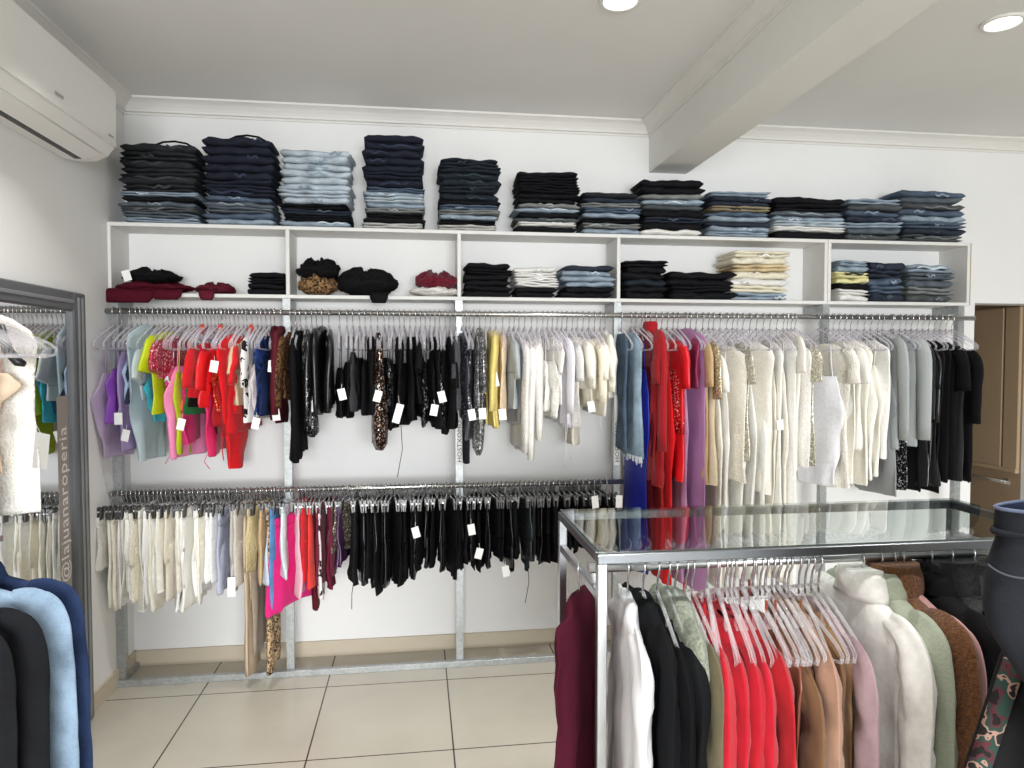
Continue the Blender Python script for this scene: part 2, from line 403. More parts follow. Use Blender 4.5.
# ---------------------------------------------------------------- shelf units
def shelf_unit(x0, x1, divs, label):
    cx = (x0 + x1) / 2
    t = empty('wall_shelf', (cx, 3.585, 1.838)); tag(t, label, 'shelf')
    T = 0.018; y0, y1 = -0.098, 0.113
    m = MB(); m.box(x0 - cx, x1 - cx, y0, y1, 0.345 - T, 0.345, 0.002); m.build('top_board', M_BOARD, t)
    m = MB(); m.box(x0 - cx, x1 - cx, y0, y1, 0, T, 0.002); m.build('bottom_board', M_BOARD, t)
    for d in divs:
        m = MB(); m.box(d - T / 2 - cx, d + T / 2 - cx, y0 + 0.002, y1, T, 0.345 - T, 0.0015); m.build('divider', M_BOARD, t)
    for s, d in ((1, x0), (-1, x1)):
        a, b = sorted((d, d + s * T)); m = MB(); m.box(a - cx, b - cx, y0 + 0.001, y1, T, 0.345 - T, 0.0015); m.build('side_panel', M_BOARD, t)
    return t
shelf_unit(-1.425, 2.168, (-0.614, 0.208, 1.022), 'long white four-bay shelf unit above the left and middle rails')
su = shelf_unit(2.170, 3.008, (), 'short white single-bay shelf unit at the right end above the rail')
m = MB(); m.box(0.4195, 0.4225, -0.098, 0.113, 0.002, 0.343); o = m.build('edge_strip', M_EDGE, su); o['label'] = 'raw wood-coloured end strip'

# ---------------------------------------------------------------- steel frame with the hanging rails
ZU, ZLO, YR = 1.768, 0.920, 3.452
POSTS = [-1.403, -0.622, 0.206, 1.018, 2.165, 2.962]
fr = empty('steel_garment_frame', (0.77, 3.52, 0)); tag(fr, 'galvanised steel wall frame with posts and garment rails', 'garment rack')
OX, OY = 0.77, 3.52
def channel(mb, x, w, y0, y1, z0, z1):
    mb.box(x - w / 2, x + w / 2, y0, y0 + 0.004, z0, z1); mb.box(x - w / 2, x - w / 2 + 0.004, y0 + 0.004, y1, z0, z1); mb.box(x + w / 2 - 0.004, x + w / 2, y0 + 0.004, y1, z0, z1)
for i, px_ in enumerate(POSTS):
    w = 0.045 if i == 0 else 0.036
    m = MB(); channel(m, px_ - OX, w, 3.490 - OY, 3.525 - OY, 0.0, 1.837); p = m.build('post', M_GALV, fr)
    m = MB(); m.box(px_ - OX - 0.012, px_ - OX + 0.012, 3.530 - OY, 3.695 - OY, 1.795, 1.836); m.build('bracket', M_GALV, fr)
    if i in (2, 3, 4):
        z0 = 1.015 if i == 2 else (1.0 if i == 3 else 1.49)
        m = MB(); m.box(px_ - OX - 0.0145, px_ - OX + 0.0145, 3.4885 - OY, 3.490 - OY, z0, z0 + 0.36); st = m.build('printed_strip', M_BOARD if i < 4 else M_GALV, p)
        tx = text_part('lettering', 'HOSTXOMO', 0.031, M_INK, p, (px_ - OX + 0.0115, 3.4879 - OY, z0 + 0.015), (math.radians(90), math.radians(-90), 0), 0.0004, 1.15, 1.05)
m = MB(); m.box(POSTS[0] - OX - 0.02, POSTS[-1] - OX + 0.02, 3.462 - OY, 3.4895 - OY, 0.0, 0.030, 0.002); m.build('floor_rail', M_GALV, fr)
m = MB(); m.box(POSTS[0] - OX - 0.012, POSTS[0] - OX + 0.012, 3.53 - OY, 3.688 - OY, 0, 0.025); m.build('floor_rail', M_GALV, fr)
m = MB(); m.tube([(-1.425 - OX, YR - OY, ZU), (3.01 - OX, YR - OY, ZU)], 0.0125, 12); m.build('hanging_rail', M_RAIL, fr, True)
m = MB(); m.tube([(-1.415 - OX, YR - OY, ZLO), (1.04 - OX, YR - OY, ZLO)], 0.0125, 12); m.build('hanging_rail', M_RAIL, fr, True)
for xs, z in ((POSTS, ZU), (POSTS[:4], ZLO)):
    for x in xs:
        m = MB(); m.box(x - OX - 0.013, x - OX + 0.013, YR + 0.0125 - OY, 3.4895 - OY, z - 0.011, z + 0.011, 0.002); m.build('rail_clamp', M_CHROME, fr)

# ---------------------------------------------------------------- hangers
def hook_pts(r=0.017, drop=0.085, hz=0.0):
    pts = []
    for k in range(13):
        a = math.radians(-35 + 215 * k / 12)
        pts.append((0, r * math.cos(a), r * math.sin(a) + hz))
    pts = [(0, p[1], p[2]) for p in pts]
    pts += [(0, -r * 0.95, -0.012), (0, -0.004, -0.032), (0, 0, -0.05), (0, 0, -drop)]
    return pts
def make_hanger(name, clear, front=False, w=0.19):
    r = 0.0036 if front else 0.0045
    mm = M_CLEARF if front else M_CLEAR
    root = empty(name)
    m = MB(); m.tube(hook_pts(), 0.0024 if not front else 0.0027, 6); m.build('hook', M_WIRE, root, True)
    m = MB()
    zt, zb = -0.075, -0.150
    arm = [(0, 0.0, zt + 0.012), (0, 0.03, zt), (0, 0.10, zt - 0.028), (0, w - 0.02, zb + 0.012), (0, w, zb - 0.004), (0, w - 0.004, zb - 0.02), (0, w - 0.03, zb - 0.026)]
    arm2 = [(x, -y, z) for x, y, z in arm]
    loop = list(reversed(arm2)) + arm[1:]
    m.tube(loop, r, 7, 1.25, ref=(1, 0, 0)); m.tube([(0, -(w - 0.03), zb - 0.026), (0, 0, zb - 0.030), (0, w - 0.03, zb - 0.026)], r * 0.8, 7)
    for s in (-1, 1): m.tube([(0, s * 0.085, zt - 0.022), (0, s * 0.08, zt - 0.045), (0, s * 0.095, zt - 0.052)], r * 0.8, 6)
    m.build('arms', mm, root, True)
    return root
def make_clip_hanger(name):
    root = empty(name)
    m = MB(); m.tube(hook_pts(drop=0.052), 0.0024, 6); m.build('hook', M_WIRE, root, True)
    m = MB(); m.tube([(0, -0.15, -0.055), (0, 0.15, -0.055)], 0.004, 8); m.build('bar', M_WIRE, root, True)
    for s in (-1, 1):
        m = MB()
        for q in (-1, 1):
            m.rings([[(q * 0.003, s * 0.12 - 0.014, -0.040), (q * 0.011, s * 0.12 - 0.014, -0.036), (q * 0.013, s * 0.12 - 0.014, -0.032), (q * 0.006, s * 0.12 - 0.014, -0.093), (q * 0.002, s * 0.12 - 0.014, -0.093)],
                     [(q * 0.003, s * 0.12 + 0.014, -0.040), (q * 0.011, s * 0.12 + 0.014, -0.036), (q * 0.013, s * 0.12 + 0.014, -0.032), (q * 0.006, s * 0.12 + 0.014, -0.093), (q * 0.002, s * 0.12 + 0.014, -0.093)]])
        m.build('clip', M_CLIP, root)
    return root
def proto_of(root):
    return root, [(c, kids(c)) for c in kids(root)]
PROTO = {'clear': proto_of(make_hanger('clothes_hanger', True)), 'clip': proto_of(make_clip_hanger('clip_hanger')), 'front': proto_of(make_hanger('clothes_hanger', True, True, 0.195))}
USED = set()
def place_hanger(kind, loc, rz, label, group, hook=None):
    p, ch = PROTO[kind]
    if kind in USED: o = copy_tree(p, ch)
    else: o = p; USED.add(kind)
    o.location = loc; o.rotation_euler = (0, 0, rz)
    tag(o, label, 'hanger', group)
    return o

# ---------------------------------------------------------------- cloth builders (local: x across the rail's line, y width, z down from the rail)
def interp_rows(rows, n):
    zs = [r[0] for r in rows]; out = []
    ts = [0.0]
    for i in range(1, len(rows)): ts.append(ts[-1] + max(0.015, abs(zs[i] - zs[i - 1])))
    T = ts[-1]; samp = sorted(set([i * T / (n - 1) for i in range(n)] + ts))
    for t in samp:
        i = 0
        while i < len(ts) - 2 and t > ts[i + 1]: i += 1
        u = (t - ts[i]) / (ts[i + 1] - ts[i]); u = max(0, min(1, u)); s = u * u * (3 - 2 * u) * 0.6 + u * 0.4
        a, b = rows[i], rows[i + 1]
        out.append(tuple(a[k] + (b[k] - a[k]) * (u if k == 0 else s) for k in range(len(a))))
    return out
def drape(rows, rng, na=20, nz=14, amp=0.008, kf=(55, 85), hem=0.006, power=1.0):
    """closed sheet body from rows (z, half_width, half_thickness, y_offset, x_offset)."""
    rows = [tuple(r) + (0,) * (5 - len(r)) for r in rows]
    rr = interp_rows(rows, nz); z0, z1 = rr[0][0], rr[-1][0]
    k1, k2 = rng.uniform(*kf), rng.uniform(kf[1], kf[1] * 1.6); p1, p2 = rng.uniform(0, 6.3), rng.uniform(0, 6.3)
    d1 = rng.uniform(-5, 5); sx = rng.uniform(-10, 10); tilt = rng.uniform(-1, 1) * hem * 8
    rings = []
    for (z, w, h, yo, xo) in rr:
        t = (z0 - z) / max(1e-6, z0 - z1); A = amp * (0.15 + 0.85 * t ** power); ring = []
        for k in range(na):
            a = 2 * math.pi * k / na
            ca, sa = math.cos(a), math.sin(a)
            y = w * (abs(ca) ** 0.85) * (1 if ca >= 0 else -1); x = h * (abs(sa) ** 1.1) * (1 if sa >= 0 else -1)
            fx = A * (math.sin(k1 * y + p1 + d1 * t) + 0.6 * math.sin(k2 * y + p2 - d1 * t))
            wr = 0.35 * A * math.sin(9 * t + 20 * y + p2)
            dz = hem * math.sin(14 * y + p1) * t
            yy = y + yo + 0.5 * A * math.sin(6 * t + p2) + 0.012 * noise.noise(Vector((sx, y * 3, z * 5)))
            nx_ = 1.1 * A * (0.5 - 1.6 * abs(noise.noise(Vector((y * 13 + sx, z * 2.2 + y * 3, 3.3))))) + 0.9 * A * noise.noise(Vector((y * 11 + sx, z * 7, sa * 0.6))) + 0.35 * amp * noise.noise(Vector((y * 30, z * 22 + sx, sa)))
            ring.append((x + xo + fx + wr + nx_, yy, z + dz + tilt * y * t))
        rings.append(ring)
    mb = MB(); mb.rings(rings); return mb
def limb(pts, radii, rng, na=12, nz=12, amp=0.004, sharp=0.35):
    """sleeve or trouser leg: smooth path pts, elliptical radii (thickness, width)."""
    P = [Vector(p) for p in pts]; Q = [Vector((r[0], r[1], 0)) for r in radii]
    def cat(A, t):
        n = len(A) - 1; f = t * n; i = min(n - 1, int(f)); u = f - i
        p0, p1, p2, p3 = A[max(0, i - 1)], A[i], A[i + 1], A[min(n, i + 2)]
        return 0.5 * ((2 * p1) + (p2 - p0) * u + (2 * p0 - 5 * p1 + 4 * p2 - p3) * u * u + (3 * p1 - p0 - 3 * p2 + p3) * u * u * u)
    C = [cat(P, i / (nz - 1)) for i in range(nz)]; Rr = [cat(Q, i / (nz - 1)) for i in range(nz)]
    ph = rng.uniform(0, 6.3); q = rng.randint(2, 3); s0 = rng.uniform(-20, 20); rings = []
    for i in range(nz):
        t = i / (nz - 1); d = (C[min(nz - 1, i + 1)] - C[max(0, i - 1)]).normalized()
        ux = (Vector((1, 0, 0)) - d * d.x).normalized(); uy = d.cross(ux); ring = []
        rx, ry = max(0.002, Rr[i].x), max(0.003, Rr[i].y)
        for k in range(na):
            a = 2 * math.pi * k / na
            nn = noise.noise(Vector((math.cos(a) * 1.3 + s0, math.sin(a) * 1.3, C[i].z * 16)))
            rg = 1 - 2 * abs(noise.noise(Vector((math.cos(a) * 1.8 + s0, math.sin(a) * 1.2 + C[i].z * 5, C[i].z * 9))))
            s = amp * (0.5 * math.sin(q * a + ph + 4 * t) + 1.4 * nn + 1.1 * (rg - 0.4))
            sa, ca = math.sin(a), math.cos(a)
            ring.append(C[i] + ux * ((rx + s) * sa * abs(sa) ** sharp) + uy * ((ry + 0.25 * s) * ca))
        rings.append(ring)
    mb = MB(); mb.rings(rings); return mb
def price_tag(root, y, z, rng, x=0.02, h=0.055, w=0.032):
    a = rng.uniform(-0.3, 0.3); m = MB()
    c, s = math.cos(a), math.sin(a)
    P = [(-w / 2, -h / 2), (w / 2, -h / 2), (w / 2, h / 2), (-w / 2, h / 2)]
    P = [(u * c - v * s, u * s + v * c) for u, v in P]
    m.rings([[(x + u, y - 0.0008, z + v) for u, v in P], [(x + u, y + 0.0008, z + v) for u, v in P]])
    m.tube([(x + P[3][0] * .3 + P[2][0] * .3, y, z + h * 0.42), (x * 0.5, y + 0.012, z + h * 0.9)], 0.0008, 4)
    o = m.build('price_tag', M_TAG, root); o['label'] = 'white card price tag'; return o

def garment(kind, name, label, cat, group, loc, rz, mat, ztop, zbot, rng, o=None):
    """kinds: strap, tee, long, vest, skirt, trousers, legs, shorts, twist"""
    o = o or {}
    res = o.get('res', 1); na, nz = int(20 * (1 + 0.5 * (res - 1))), int(14 * (1 + 0.6 * (res - 1)))
    root = empty(name, loc, rz); tag(root, label, cat, group)
    th = o.get('th', 0.016); amp = o.get('amp', 0.009); m2 = o.get('mat2', mat)
    sw = o.get('w', 0.185)
    if kind == 'strap':
        zb = o.get('zbust', ztop - min(0.14, (ztop - zbot) * 0.3)); L = zb - zbot
        ws = rng.uniform(0.085, 0.115); wm = sw * rng.uniform(0.82, 0.98); wb = o.get('wb', sw * rng.uniform(0.55, 0.95))
        rows = [(zb, ws, th * 0.6), (zb - L * 0.12, ws + 0.03, th), (zb - L * 0.3, wm, th * 1.1), (zb - L * 0.55, wm * 0.86, th), (zbot + 0.01, wb, th), (zbot, wb * 0.97, th * 0.8)]
        drape(rows, rng, na, nz, amp).build('bodice', mat, root, True)
        for s in (-1, 1):
            m = MB(); yy = s * ws * 0.82
            m.tube([(0.004, s * 0.075, ztop), (0.005, s * 0.078, (ztop + zb) / 2), (0.002, yy, zb - 0.02)], 0.0055 * o.get('strapw', 1), 6, 0.35, ref=(1, 0, 0)); m.build('strap', m2, root, True)
    elif kind in ('tee', 'long', 'vest'):
        d = o.get('slope', 0.045); wb = o.get('wb', sw * rng.uniform(0.88, 1.04))
        rows = [(ztop, 0.055, th * 0.7), (ztop - 0.012, 0.085, th), (ztop - d, sw * 0.90, th * 1.2), (ztop - d - 0.035, sw, th * 1.25), (ztop - d - 0.14, sw * 0.93, th), ((ztop + zbot) / 2, o.get('wm', sw * 0.90), th), (zbot + 0.01, wb, th * 1.1), (zbot, wb * 0.98, th * 0.9)]
        if zbot > ztop - d - 0.2: rows = rows[:4] + [(zbot + 0.008, wb, th), (zbot, wb * 0.97, th * 0.9)]
        drape(rows, rng, na, nz, amp).build('body', mat, root, True)
        sl = o.get('sl', 0.16 if kind == 'tee' else 0.48)
        if kind != 'vest':
            rx, ry = o.get('srx', 0.009 + th * 0.5), o.get('sry', 0.05 if kind == 'tee' else 0.045)
            for s in (-1, 1):
                fl = o.get('flare', 0.02); j = rng.uniform(-.008, .008)
                zs = ztop - d
                pts = [(0, s * sw * 0.62, ztop - d * 0.55 - 0.02), (0.001, s * sw * 0.88, zs - 0.018), (0.002, s * (sw + fl * 0.25), zs - 0.075), (j, s * (sw + fl * 0.7), zs - max(0.1, sl * 0.5)), (1.5 * j, s * (sw + fl), zs - max(0.12, sl))]
                rad = [(rx * 0.8, ry * 0.5), (rx, ry * 0.86), (rx * 1.05, ry), (rx, ry * 0.92), (rx * 0.85, ry * (1.05 if kind == 'tee' else o.get('cuff', 0.75)))]
                limb(pts, rad, rng, 12 if res == 1 else 22, 12 if res == 1 else 36, 0.003 if res == 1 else 0.007, 0.35 if res == 1 else 0.75).build('sleeve', m2, root, True)
        if o.get('collar'):
            ch = o['collar']; rows = [(ztop + ch, 0.06, th * 1.5), (ztop + ch * 0.5, 0.07, th * 1.7), (ztop - 0.025, 0.09, th * 1.5)]
            drape(rows, rng, 20, 8, 0.003).build('collar', o.get('collar_mat', mat), root, True)
    elif kind == 'skirt':
        wt = o.get('wt', 0.145); wb = o.get('wb', 0.165 * rng.uniform(0.9, 1.08))
        drape([(ztop - 0.03, wt, th * 0.9), (ztop - 0.1, wt * 1.06, th), (zbot + 0.01, wb, th * 1.1), (zbot, wb * .98, th)], rng, na, nz, amp, hem=0.01).build('skirt_panel', mat, root, True)
        drape([(ztop, wt * 0.98, th), (ztop - 0.035, wt * 1.01, th * 1.08)], rng, na, 4, 0.001, hem=0).build('waistband', m2, root, True)
    elif kind == 'trousers':      # folded lengthwise over the clips, both legs on top of each other
        wt = o.get('wt', 0.13); wb = o.get('wb', 0.10)
        drape([(ztop - 0.03, wt, th), (ztop - 0.18, wt * 1.05, th * 1.2), ((ztop + zbot) / 2, (wt + wb) / 2, th * 1.05), (zbot, wb, th * 0.9)], rng, na, nz, amp * 0.7, hem=0.004).build('leg', mat, root, True)
        drape([(ztop, wt * 0.98, th), (ztop - 0.035, wt * 1.0, th * 1.08)], rng, na, 4, 0.001, hem=0).build('waistband', m2, root, True)
    elif kind in ('legs', 'shorts'):
        wt = o.get('wt', 0.15)
        drape([(ztop, wt * 0.98, th), (ztop - 0.035, wt, th * 1.1)], rng, na, 4, 0.001, hem=0).build('waistband', m2, root, True)
        zc = ztop - min(0.22, (ztop - zbot) * 0.6)
        drape([(ztop - 0.03, wt, th), (zc + 0.03, wt * 1.1, th * 1.15), (zc - 0.02, wt * 1.05, th)], rng, na, 8, amp * 0.5, hem=0).build('hip', mat, root, True)
        for s in (-1, 1):
            lw = o.get('lw', 0.075 if kind == 'shorts' else 0.06)
            limb([(0, s * wt * 0.52, zc + 0.06), (rng.uniform(-.004, .004), s * wt * 0.54, (zc + zbot) / 2), (rng.uniform(-.008, .008), s * wt * 0.56, zbot)], [(th * 1.1, lw * 1.02), (th * 1.1, lw), (th, lw * o.get('taper', 0.9))], rng, 14, 10, 0.003).build('leg', mat, root, True)
    elif kind == 'twist':         # narrow twisted dress
        L = ztop - zbot
        rows = [(ztop, 0.03, 0.010), (ztop - L * 0.1, 0.05, 0.02), (ztop - L * 0.3, 0.045, 0.022), (ztop - L * 0.55, 0.06, 0.03), (ztop - L * 0.8, 0.11, 0.036), (zbot + 0.03, 0.10, 0.03), (zbot, 0.05, 0.012)]
        sl_ = o.get('slim', 1.0); rows = [(r[0], r[1] * sl_, r[2] * sl_, o.get('yo', -0.12), 0) for r in rows]
        drape(rows, rng, 22, 18, 0.006).build('bodice', mat, root, True)
    if o.get('fray'):
        m = MB(); wf = o.get('wb', 0.16)
        for k in range(46):
            a = 2 * math.pi * k / 46; yy, xx = wf * math.cos(a), th * 1.1 * math.sin(a)
            m.tube([(xx, yy, zbot + 0.006), (xx + rng.uniform(-.004, .004), yy + rng.uniform(-.004, .004), zbot - rng.uniform(0.012, 0.03) * (2.2 if k % 9 == 0 else 1))], 0.0022, 4)
        fo = m.build('frayed_hem', fab('#dfe3e6', 'plain'), root); fo['label'] = 'frayed white hem'
    for tg in o.get('tags', []):
        price_tag(root, tg[0], tg[1], rng, *(tg[2:] if len(tg) > 2 else ()))
    for (y, zt, zb) in o.get('ties', []):
        m = MB(); xx = rng.uniform(-0.01, 0.01)
        m.tube([(xx, y, zt), (xx + rng.uniform(-.012, .012), y, (zt + zb) / 2), (xx + rng.uniform(-.02, .02), y, zb)], o.get('tier', 0.004), 6, 0.4, ref=(1, 0, 0)); m.build('tie', m2, root, True)
    return root

# ---------------------------------------------------------------- wall rails: tables of garments
RNG = random.Random(7)
YE = 3.28     # plane of the garments' near edges
def zat(py, y=YE): return pix(500, py, Y=y).z
def xat(px, y=YE): return pix(px, 400, Y=y).x
def rail_run(rows, zr, hanger, rail_word, posts, hgroup, ggroup):
    rows = sorted(rows, key=lambda r: r[0]); cnt = {}
    for (px, yt, yb, kind, name, hexc, mk, desc, o) in rows:
        x = xat(px); i = max([k for k, p in enumerate(posts) if p <= x + 0.02] or [0]); cnt[i] = cnt.get(i, 0) + 1
        rng = random.Random(int(px * 13 + yb * 7))
        if desc.startswith('!'): lab = desc[1:]
        else: lab = '%s, %s garment right of %s steel post on %s rail' % (desc, nth(cnt[i]), nth(i + 1), rail_word)
        o = dict(o); rz = math.radians(o['face'] * (-1.7 if px < 430 else 1.7) if 'face' in o else o.get('yaw', rng.uniform(-9, 9)))
        mat = fab(hexc, mk, o.get('hex2'))
        if 'm2' in o: o['mat2'] = fab(*o['m2'])
        # heights measured on the near edge, converted to drops below the rail
        zt = min(zat(yt) - zr, -0.055); zb = zat(yb) - zr
        if 'bust' in o: o['zbust'] = zat(o['bust']) - zr
        if 'tag' in o: o['tags'] = [(-o.get('w', 0.185) - 0.018, zat(o['tag']) - zr, o.get('tagx', 0.0), o.get('tagh', 0.052), 0.034)]
        if 'tie' in o: o['ties'] = [(-o.get('w', 0.185) * 0.8, zat(o['tie'][0]) - zr, zat(o['tie'][1]) - zr)]
        cat = {'crop_top': 'top', 'camisole': 'top', 'sweater': 'sweater', 'skirt': 'skirt'}.get(name, name.replace('_', ' '))
        garment(kind, name, lab, cat, ggroup, (x, YR, zr), rz, mat, zt, zb, rng, o)
        kindw = 'clear plastic hanger' if hanger == 'clear' else 'metal clip hanger'
        place_hanger(hanger, (x, YR, zr + 0.0), rz * 0.6, '%s, %s hanger right of the %s steel post on the %s rail' % (kindw, nth(cnt[i]), nth(i + 1), rail_word), hgroup)

U = []
def u(px, yt, yb, kind, name, hexc, mk, desc, **o): U.append((px, yt, yb, kind, name, hexc, mk, desc, o))
# first bay: coloured tops
u(99, 342, 455, 'strap', 'crop_top', '#b7a3c0', 'satin', '!long lilac satin strap top, first garment at the left end of the upper rail', bust=372, wb=0.12, face=4)
u(107, 342, 421, 'strap', 'crop_top', '#8a4fb5', 'satin', '!bright purple strap top near the left end of the upper rail', bust=368)
u(117, 344, 447, 'strap', 'crop_top', '#ac96c4', 'satin', 'lilac strap top', bust=352)
u(123, 345, 404, 'strap', 'crop_top', '#a9bcd6', 'plain', 'pale blue crop top', tag=414, bust=358)
u(128, 344, 400, 'strap', 'camisole', '#2b3146', 'plain', 'narrow navy camisole')
u(134, 326, 458, 'vest', 'wrap_top', '#b4c6cc', 'satin', '!pale aqua twisted wrap top with a white tag, left part of upper rail', tag=430, wb=0.10, face=6, w=0.17)
u(141, 344, 397, 'tee', 'crop_top', '#c4cdd2', 'satin', '!short silvery blue top beside the pale aqua wrap top', sl=0.12)
u(146, 344, 410, 'strap', 'camisole', '#3c6c88', 'plain', 'teal blue camisole')
u(151, 340, 420, 'strap', 'crop_top', '#3fb4c6', 'plain', '!turquoise crop top hanging below a lime green top', bust=372, face=5)
u(156, 332, 412, 'tee', 'crop_top', '#c3d41e', 'satin', '!lime green short-sleeved top in the coloured left bay', sl=0.14)
u(161, 336, 378, 'tee', 'crop_top', '#d5405f', 'sequin', '!glossy coral pink puff top right of the lime top', hex2='#f0a0a8', sl=0.1, th=0.02)
u(166, 345, 414, 'strap', 'camisole', '#cf5078', 'print', '!pink and white printed camisole in the coloured left bay', hex2='#dfe4ee')
u(171, 342, 452, 'strap', 'dress', '#bccc25', 'plain', 'long lime green dress')
u(175, 343, 455, 'strap', 'crop_top', '#ef8ab8', 'satin', '!long light pink satin halter top between lime and red garments', bust=366, face=8, w=0.19, tie=(440, 458))
u(180, 343, 440, 'strap', 'crop_top', '#d6286e', 'plain', 'magenta strap top')
u(185, 343, 411, 'strap', 'camisole', '#e0701e', 'plain', 'orange camisole', strapw=1.8)
u(189, 343, 412, 'strap', 'camisole', '#1f6a35', 'plain', 'dark green camisole', tag=420)
u(193, 343, 405, 'strap', 'camisole', '#1c1416', 'plain', 'black camisole')
u(197, 343, 396, 'tee', 'crop_top', '#d01a22', 'plain', 'scarlet crop top')
u(201, 344, 432, 'strap', 'crop_top', '#8b141b', 'print', '!dark red and black printed top among the red tops', hex2='#3a0d12')
u(205, 343, 452, 'strap', 'crop_top', '#d42c62', 'satin', '!long raspberry pink top with hanging tie among the red tops', tie=(450, 464))
u(209, 345, 406, 'tee', 'crop_top', '#e01d23', 'satin', 'glossy red crop top', sl=0.16)
u(213, 344, 425, 'strap', 'crop_top', '#a5151c', 'plain', 'deep red top', tag=366)
u(217, 343, 412, 'strap', 'camisole', '#dd3a1e', 'sequin', '!orange-red sequinned camisole among the red tops', hex2='#ff7040')
u(221, 345, 434, 'strap', 'crop_top', '#9c1118', 'plain', 'dark red strap top')
u(226, 335, 467, 'vest', 'bodysuit', '#e2161e', 'plain', '!longest bright red garment in the left bay with long hanging ends', wb=0.07, wm=0.15, face=6, tie=(430, 456))
u(230, 340, 410, 'tee', 'crop_top', '#d3151d', 'plain', 'red crop top')
u(235, 342, 430, 'vest', 'crop_top', '#c4121b', 'plain', 'red sleeveless top', wb=0.2)
u(239, 340, 403, 'tee', 'crop_top', '#cdb596', 'plain', '!small beige ruched crop top before the cow-spotted top', sl=0.12)
u(244, 334, 418, 'tee', 'shirt', '#ece9e6', 'spots', '!white shirt with black cow spots in the left bay', sl=0.2)
u(250, 340, 420, 'strap', 'camisole', '#ebe5e2', 'plain', 'white camisole')
u(254, 340, 416, 'strap', 'camisole', '#e4d6d6', 'plain', 'pale pink camisole')
u(259, 336, 415, 'vest', 'crop_top', '#27407e', 'print', '!navy blue printed sleeveless top beside the burgundy jumpsuit', hex2='#0f1c3c')
u(264, 337, 414, 'strap', 'camisole', '#1b2a50', 'plain', 'navy camisole', tag=420)
u(268, 326, 420, 'vest', 'jumpsuit', '#4a0f1d', 'plain', '!burgundy jumpsuit with a white tag at the end of the left bay', wb=0.14, tag=366)
u(275, 326, 423, 'long', 'jumpsuit', '#561220', 'plain', '!burgundy long-sleeved garment just left of the second steel post', sl=0.36, tag=412)
# second bay: black
u(285, 332, 400, 'long', 'blouse', '#6d4a2c', 'leopard', '!leopard print blouse at the second steel post', sl=0.3)
u(290, 332, 459, 'long', 'jumpsuit', '#121113', 'plain', '!long black jumpsuit hanging in front of the second steel post', sl=0.55, sry=0.035)
u(295, 331, 450, 'trousers', 'trousers', '#151416', 'plain', 'black trousers')
u(301, 329, 430, 'long', 'blouse', '#17161a', 'sequin', 'black sequinned blouse', sl=0.4, hex2='#4a4a50')
u(307, 330, 435, 'vest', 'crop_top', '#141316', 'sequin', '!black sequinned top with a white tag near second post', tag=404, hex2='#55555c')
u(312, 328, 412, 'long', 'jacket', '#141315', 'leather', '!first black leather jacket right of the second steel post', sl=0.36)
u(318, 326, 412, 'long', 'jacket', '#121113', 'leather', '!second black leather jacket right of the second steel post', sl=0.36)
u(325, 329, 405, 'long', 'jacket', '#151416', 'leather', '!third black leather jacket, last before the gap on the upper rail', sl=0.34)
blacks = [(336, 417, 'strap', 'crop_top', dict(bust=368, tag=393)), (344, 416, 'strap', 'crop_top', dict(bust=362)), (350, 412, 'strap', 'crop_top', dict(c='#3a393d', bust=352)),
          (357, 408, 'strap', 'camisole', {}), (363, 414, 'strap', 'crop_top', dict(bust=360)), (369, 413, 'vest', 'crop_top', {}),
          (383, 408, 'strap', 'camisole', dict(tag=395)), (388, 412, 'strap', 'crop_top', dict(mk='sequin')), (393, 428, 'strap', 'bodysuit', {}), (399, 425, 'vest', 'bodysuit', {}),
          (404, 426, 'strap', 'bodysuit', dict(tie=(420, 476), tag=412, tagh=0.09)), (410, 420, 'vest', 'crop_top', {}), (416, 404, 'tee', 'crop_top', dict(sl=0.1)), (421, 418, 'strap', 'crop_top', {}),
          (426, 425, 'strap', 'bodysuit', dict(mk='sequin')), (431, 414, 'strap', 'crop_top', dict(tag=409)), (436, 428, 'vest', 'bodysuit', {}), (441, 428, 'strap', 'crop_top', dict(mk='sequin')),
          (447, 434, 'strap', 'bodysuit', dict(tag=396, bust=346)), (452, 430, 'tee', 'crop_top', dict(sl=0.2))]
for px_, yb_, k_, n_, o_ in blacks:
    c_ = o_.pop('c', '#141315'); mk_ = o_.pop('mk', 'plain')
    if mk_ == 'sequin': o_['hex2'] = '#6a6a70'
    d_ = ('dark grey ' if c_ != '#141315' else 'black ') + ('sequinned ' if mk_ == 'sequin' else '') + ('strappy ' if k_ == 'strap' else '') + n_.replace('_', ' ')
    u(px_, 336, yb_, k_, n_, c_, mk_, d_, **o_)
u(376, 333, 449, 'twist', 'dress', '#1e1513', 'sequin', '!copper and black speckled twisted dress hanging among the black tops', hex2='#a8765a')
u(458, 335, 412, 'tee', 'crop_top', '#45454a', 'plain', '!charcoal cowl-neck top at the third steel post', sl=0.16)
u(469, 333, 468, 'trousers', 'trousers', '#26262b', 'plain', '!long narrow charcoal trousers hanging beside the third steel post', wb=0.05, wt=0.1)
u(465, 332, 420, 'vest', 'crop_top', '#3c3c46', 'sequin', '!dark glitter top with white tag at the third steel post', tag=414, hex2='#9a9aa8')
u(472, 332, 440, 'strap', 'dress', '#56565c', 'satin', 'grey satin dress', bust=340)
u(477, 330, 455, 'twist', 'dress', '#6e6e70', 'sequin', '!silver-grey sequinned narrow dress before the yellow tops', hex2='#a4a4a2', slim=0.62)
u(483, 327, 425, 'long', 'blouse', '#5b5b5e', 'sequin', '!grey sequinned blouse just left of the yellow tops', sl=0.26, hex2='#c0c0c0', tag=413)
u(489, 331, 424, 'strap', 'dress', '#e3cf7e', 'plain', '!first yellow dress from the left on the upper rail')
